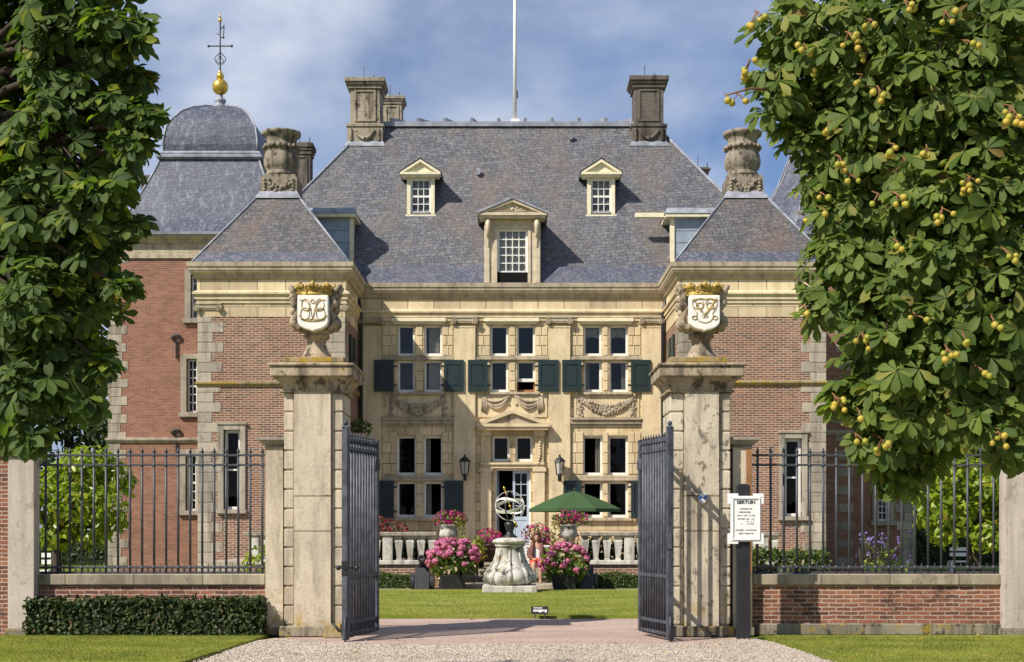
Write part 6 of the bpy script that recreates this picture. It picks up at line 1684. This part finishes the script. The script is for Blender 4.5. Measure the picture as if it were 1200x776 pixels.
# plants behind the right railing
d = 24.0
t = thing('laurel_hedge', 'low leafy green hedge behind the right railing beside the notice board', 'hedge', (X(925, d), d, -.02))
MB().box(X(884, d), X(966, d), d - .1, d + .3, -.02, Z(656, d) - .1).build('stems', 'hedge_core', t)
slab('foliage', 'box_leaf', t, X(880, d), X(970, d), d - .2, d + .4, .3, Z(645, d), 420, .10, wob=.07)
d = 25.0
t = thing('lavender_bush', 'sparse bush with small lilac flowers behind the right railing', 'bush', (X(1035, d), d, -.02))
bush('foliage', 'pot_leaf', t, [((X(1035, d), d, Z(665, d)), (.55, .4, .3))], 55, .12, shell=.2)
m = MB(); tips = []
for k in range(20):
    bx, tx = X(1035 + random.uniform(-20, 20), d), X(1035 + random.uniform(-32, 32), d); tz = Z(random.uniform(625, 660), d); m.tube([(bx, d, .4), ((bx + tx) / 2, d, tz * .7), (tx, d + random.uniform(-.2, .2), tz)], .007, 4); tips.append((tx, d, tz))
m.build('stalk', 'box_leaf', t)
blossoms('blossom', 'lavender_petal', t, [(p, (.05, .05, .09)) for p in tips], 160, .035)
d = 23.0
t = thing('laurel_shrub', 'small bright green shrub behind the left railing against the side pier', 'shrub', (X(303, d), d, -.02))
bush('foliage', 'bay_leaf', t, [((X(303, d), d, Z(657, d)), (.22, .25, .26)), ((X(301, d), d, Z(672, d)), (.25, .25, .3))], 110, .12)
d = 22.0
t = thing('yellow_shrub', 'tiny yellow-leaved shrub just above the coping of the left wall', 'shrub', (X(99, d), d, -.02))
bush('foliage', 'trailing_leaf', t, [((X(99, d), d, Z(674, d)), (.2, .2, .1)), ((X(99, d), d, .45), (.2, .2, .4))], 110, .10)
# white benches far off in the garden
def far_bench(px, w, d, lab):
    t = thing('white_bench', lab, 'bench', (X(px, d), d, -.02), 'white benches in the garden'); c = X(px, d)
    for z in (.42, .62, .8): MB().box(c - w / 2, c + w / 2, d + (.0 if z < .5 else .2), d + (.4 if z < .5 else .24), z, z + (.05 if z < .5 else .12)).build('slat', 'white_paint', t)
    for s in (-1, 1): MB().box(c + s * w / 2 - .04, c + s * w / 2 + .04, d, d + .4, -.02, .42).build('leg', 'white_paint', t)
far_bench(1131, .9, 46, 'white slatted garden bench beyond the right railing under the bright tree')
far_bench(51, .25, 36, 'small white garden seat beyond the left railing beside the bright tree trunk')
# far hedges and woods
for xa, xb, dd, lab in ((-34, -14.6, 58, 'long dark clipped hedge across the garden behind the left railing'), (14.6, 34, 58, 'long dark clipped hedge across the garden behind the right railing')):
    t = thing('garden_hedge', lab, 'hedge', ((xa + xb) / 2, dd + .6, -.02), 'dark hedges across the garden')
    MB().box(xa + .1, xb - .1, dd + .1, dd + 1.1, -.02, 1.25).build('stems', 'hedge_core', t)
    slab('foliage', 'wood_leaf', t, xa, xb, dd, dd + 1.2, 0, 1.45, 70, .22, wob=.1)
wl = ['tall dark tree close beside the left wing of the castle', 'broad dark tree left of the tree beside the wing', 'dark tree in the far left of the wood', 'tall pale-topped tree at the left edge of the wood',
      'dark tree close beside the right wing of the castle', 'broad tree right of the tree beside the right wing', 'dark tree in the far right of the wood', 'tall tree at the right edge of the wood']
for k, (bx, by, hh) in enumerate(((-17.6, 63, 11), (-21.5, 66, 13), (-26, 64, 12), (-30.5, 67, 14), (18.5, 63, 9), (22, 66, 10.5), (26.5, 64, 12), (31, 67, 13))):
    bl = []
    for q in range(13):
        a = random.uniform(0, 2 * PI); z = hh * (.16 + .8 * (q + .5) / 13); rr_ = 2.6 * math.sin(PI * (.12 + .80 * z / hh)) + .3
        bl.append(((bx + rr_ * .6 * math.cos(a), by + rr_ * .6 * math.sin(a), z), (rr_ * .62, rr_ * .62, rr_ * .5)))
    tree('wood_tree', wl[k], 'tree', (bx, by, -.02), (bx, by, hh * .7), .3, bl, 'wood_leaf', 10, .42, 'trees of the wood behind the castle', shell=.5)
# grass blades on the lawns
def blades(n, poly_fn, z, h, name, label_kind='stuff'):
    p = poly_fn(n); n = len(p); pos = np.column_stack([p, np.full(n, z)])
    up = np.column_stack([rng.normal(size=n) * .45, rng.normal(size=n) * .45, np.ones(n)])
    side = unit(np.cross(up, rng.normal(size=(n, 3))))
    V = [(0, -.10, 0), (0, .10, 0), (.55, .07, .06), (1, 0, .22), (.55, -.07, .06)]
    o = leaf_object(name, 'grass_blade', None, [instanced(V, [(0, 1, 2, 4), (4, 2, 3)], pos, side, up, h * rng.uniform(.5, 1.3, n))])
    o['kind'] = 'stuff'; return o
def rect(xa, xb, ya, yb): return lambda n: np.column_stack([rng.uniform(xa, xb, n), ya + (yb - ya) * rng.random(n) ** 1.3])
def lw(sgn):
    def f(n):
        y = rng.uniform(15.9, 19.72, n); xe = np.interp(y, [16, 19, 19.9], [3.87, 3.65, 3.6]); x = xe + (7.9 - xe) * rng.random(n); x = x - np.abs(rng.normal(size=n)) * .05 * (x < xe + .25); return np.column_stack([sgn * x, y])
    return f
g = blades(52000, lw(-1), .028, .026, 'grass'); tag(g, 'short mown grass of the lawn before the ivy hedge', 'grass', kind='stuff')
g = blades(52000, lw(1), .028, .026, 'grass'); tag(g, 'short mown grass of the lawn before the right brick wall', 'grass', kind='stuff')
g = blades(60000, rect(-4.4, 4.4, 23.96, 33.9), .052, .03, 'grass'); tag(g, 'mown grass of the inner lawn between gate and pedestal', 'grass', kind='stuff')

# loose stones on the gravel
n = 16000; p = np.column_stack([rng.uniform(-4.4, 4.4, n), rng.uniform(15.7, 19.6, n), np.full(n, .004)])
kp = (np.abs(p[:, 0]) < np.interp(p[:, 1], [16, 19, 19.6], [3.82, 3.62, 3.4]) + rng.normal(size=n) * .03) & ((p[:, 1] < 18.72) | (rng.random(n) < .12) | (np.abs(p[:, 0]) > 2.4 + (p[:, 1] - 18.7)))
p = p[kp]; OV = [(.5, 0, .1), (0, .5, .1), (-.5, 0, .1), (0, -.5, .1), (0, 0, .5), (.1, .1, -.3)]; OF = [(0, 1, 4), (1, 2, 4), (2, 3, 4), (3, 0, 4), (1, 0, 5), (2, 1, 5), (3, 2, 5), (0, 3, 5)]
up = np.tile([0., 0., 1.], (len(p), 1)) + rng.normal(size=p.shape) * .3
g = leaf_object('gravel', 'pebble', None, [instanced(OV, OF, p, up, rng.normal(size=p.shape), rng.uniform(.009, .024, len(p)))])
tag(g, 'loose pale pebbles on the gravel forecourt', 'gravel', kind='stuff')
# a few dropped leaves
n = 150; p = np.column_stack([rng.uniform(-7.4, 7.4, n), rng.uniform(15.9, 23.6, n), np.full(n, .012)])
ong = (np.abs(p[:, 0]) > 3.75) & (p[:, 1] < 19.7); p[ong, 2] = .055; p = p[(p[:, 1] < 19.6) | (np.abs(p[:, 0]) < 2.2)]
g = leaf_object('fallen_leaves', 'fallen_leaf', None, [instanced(LEAF_V, LEAF_F, p, np.tile([0., 0., 1.], (len(p), 1)) + rng.normal(size=p.shape) * .25, rng.normal(size=p.shape), rng.uniform(.03, .085, len(p)))])
tag(g, 'dry fallen leaves scattered on forecourt and lawns', 'leaves', kind='stuff')
# ================================================================== HORSE CHESTNUTS FRAMING THE VIEW
def chestnut(label, base, hub, circ, mat, dens, seed, size, back):
    """circ: (column,row,radius,distance) of leaf masses; each becomes a ball of twigs and big palmate leaves"""
    global rng
    keep = rng; rng = np.random.default_rng(seed); rr = random.Random(seed)
    t = thing('chestnut_tree', label, 'tree', base, 'horse chestnuts framing the gateway')
    b = Vector(base); h = Vector(hub); m = MB()
    m.tube([b - Vector((0, 0, .05)), b + Vector((0, 0, .2)), b.lerp(h, .5) + Vector((.1, .05, 0)), h], [.5, .36, .30, .24], 14)
    m.build('trunk', 'bark', t)
    P_, N_, F_, S_ = [], [], [], []
    lm = MB(); balls = []
    for (px, py, pr_, dd) in circ + back:
        c = P(px, py, dd); r = pr_ * dd / F; balls.append((c, r))
        a = h + Vector((rr.uniform(-.2, .2), rr.uniform(-.2, .2), rr.uniform(-.8, .8)))
        mid = a.lerp(c, .55) + Vector((0, 0, .25)); lm.tube([a, mid, c], [.045, .028, .012], 6)
        n = int(dens * (r + .12) ** 2 * 4) + 6
        dv = unit(rng.normal(size=(n, 3))); p = np.array(c) + dv * (r * (0.30 + .70 * rng.random(n) ** .5) * np.where(rng.random(n) < .22, rng.uniform(1.05, 1.5, n), 1.0))[:, None]
        ns = n // 6
        for q in range(ns): lm.tube([c, Vector(p[q])], [.013, .005], 4)
        nr = unit(dv * .55 + np.array([-.12, -.42, .66]) + rng.normal(size=p.shape) * .33)
        fw = dv * np.array([1, 1, .35]) + rng.normal(size=p.shape) * .55 + np.array([0, 0, -.22])
        P_.append(p); N_.append(nr); F_.append(fw); S_.append(size * rng.uniform(.62, 1.2, n))
    lm.build('limb', 'bark', t)
    leaf_object('crown', mat, t, palm_leaves(np.concatenate(P_), np.concatenate(N_), np.concatenate(F_), np.concatenate(S_)))
    rng = keep
    return t, balls
LC = [(80, 25, 62, 10.0), (125, 35, 28, 9.7), (95, 95, 62, 10.1), (138, 122, 22, 9.8), (70, 165, 66, 9.9), (125, 190, 24, 10.2), (40, 235, 62, 10.0), (105, 240, 34, 9.6), (70, 300, 58, 10.1), (118, 300, 24, 9.8), (45, 355, 56, 9.7), (110, 352, 28, 9.9),
      (30, 410, 56, 10.0), (85, 400, 34, 10.2), (25, 465, 40, 9.7), (70, 445, 30, 9.8), (10, 500, 18, 9.8), (158, 30, 12, 9.8), (160, 128, 14, 9.8), (150, 165, 14, 9.7), (130, 225, 16, 9.5), (158, 48, 8, 9.7), (166, 132, 7, 9.7), (160, 158, 7, 9.8), (152, 262, 8, 9.6), (140, 335, 8, 9.6), (118, 428, 10, 9.7), (160, 90, 10, 9.9), (100, 470, 8, 9.7), (40, 515, 9, 9.6)]
LB = [(20, 60, 110, 11.2), (60, 180, 90, 11.3), (20, 300, 100, 11.2), (10, 400, 80, 11.0), (-90, 80, 110, 10.4), (-90, 260, 110, 10.4), (-80, 430, 90, 10.2), (40, -80, 120, 10.6), (-100, -120, 130, 10.6), (110, -60, 70, 10.0), (-220, 150, 130, 10.8), (-220, 350, 120, 10.6), (-200, -60, 130, 11)]
tl, bl_ = chestnut('shade-darkened chestnut tree hanging in from the left over the end pillar, no fruit', (-5.6, 10.9, 0), (-5.2, 10.7, 3.9), LC, 'chestnut_leaf_shade', 100, 5, .165, LB)
RC = [(928, 38, 42, 9.9), (985, 45, 55, 9.7), (912, 105, 30, 9.8), (950, 120, 45, 10.1), (1010, 120, 58, 9.8), (990, 185, 40, 9.9), (1040, 190, 62, 9.7), (985, 250, 30, 9.8), (990, 310, 38, 9.7), (975, 360, 30, 9.9), (1030, 300, 58, 10.0), (1040, 370, 52, 9.6), (1035, 425, 40, 9.8), (1000, 462, 26, 9.7),
      (1050, 470, 46, 9.6), (1035, 525, 28, 9.7), (1055, 560, 20, 9.8), (1095, 250, 60, 9.5), (1100, 330, 62, 9.5), (1100, 420, 60, 9.5), (1105, 490, 40, 9.6), (1150, 430, 60, 9.6), (1160, 490, 34, 9.4), (1188, 520, 18, 9.4), (1160, 340, 60, 9.4), (1160, 240, 60, 9.4), (1080, 110, 66, 9.6), (1150, 140, 66, 9.5), (1070, 30, 60, 9.6), (1150, 40, 66, 9.5), (1090, 525, 22, 9.7), (935, 160, 16, 9.8), (960, 215, 20, 9.9)]
RB = [(1090, 120, 120, 11.2), (1110, 280, 120, 11.2), (1110, 420, 100, 11.1), (1060, 470, 50, 10.6), (1010, 90, 70, 11.0), (1240, 100, 120, 10.2), (1250, 280, 120, 10.2), (1250, 440, 90, 10.2), (1060, -80, 110, 10.4), (1180, -110, 120, 10.4), (960, -60, 60, 10.0), (1350, 180, 130, 10.8), (1350, 380, 120, 10.6), (1320, -40, 130, 11)]
tr_, br_ = chestnut('fruiting chestnut tree hanging in from the right with yellow conkers among its leaves', (6.2, 11.0, 0), (5.3, 10.7, 3.9), RC, 'chestnut_leaf', 105, 8, .168, RB)
FR = [(888, 19, 4), (880, 77, 6), (866, 116, 3), (853, 118, 1), (944, 58, 4), (956, 82, 2), (996, 44, 5), (1018, 68, 2), (1023, 29, 3), (1062, 6, 3), (1110, 19, 3), (1136, 54, 2), (1012, 94, 2), (1031, 108, 4), (973, 149, 4), (1050, 176, 4), (1088, 178, 4), (985, 190, 4), (1188, 131, 6), (1138, 214, 6), (998, 211, 2), (964, 233, 2),
      (967, 251, 1), (1031, 234, 2), (1053, 234, 4), (1107, 251, 4), (1053, 290, 3), (944, 259, 1), (1011, 397, 4), (1112, 416, 4), (980, 472, 5), (1077, 377, 2), (1035, 522, 4), (1004, 516, 2), (1172, 514, 4), (1009, 491, 1), (1150, 439, 2), (946, 368, 1), (1131, 400, 2), (1180, 300, 3), (1165, 380, 2)]
for px, py, n in FR:
    dirv = P(px, py, 1.0) - Vector((0, 0, EYE)); best = 9.7; o = Vector((0, 0, EYE)); dn = dirv.normalized()
    hits = []
    for c, r in br_:
        oc = c - o; tb = oc.dot(dn); q2 = oc.length_squared - tb * tb; R2 = (r + .10) ** 2
        if q2 < R2: hits.append(tb - math.sqrt(R2 - q2))
    s = (min(hits) if hits else 9.8)
    c = o + dn * s
    m = MB(); st_ = c + Vector((random.uniform(-.03, .03), .14, .09)); pts = []
    for k in range(n):
        a = random.uniform(0, 2 * PI); pts.append(c + Vector((.055 * math.cos(a) * (1 if n > 1 else 0), random.uniform(-.04, .03), -.018 * k + random.uniform(-.02, .03))) if n > 1 else c)
    for p_ in pts:
        m.sphere(p_, random.uniform(.018, .0255), 14, 10, (1, 1, 1), .10)
    fr_ = m.build('fruit_cluster', 'conker_husk', tr_)
    sm = MB()
    if not hits or len(hits) < 1:
        near = min(br_[:len(RC)], key=lambda q_: (q_[0] - c).length); sm.tube([near[0], near[0].lerp(c, .6) + Vector((0, 0, .05)), c + Vector((0, .04, .05))], [.012, .008, .005], 5)
    sm.tube([st_, c + Vector((0, .04, .05)), pts[-1]], [.006, .007, .004], 5)
    for p_ in pts: sm.tube([c + Vector((0, .04, .05)), p_], .004, 4)
    sm.build('stalk', 'stalk', fr_)
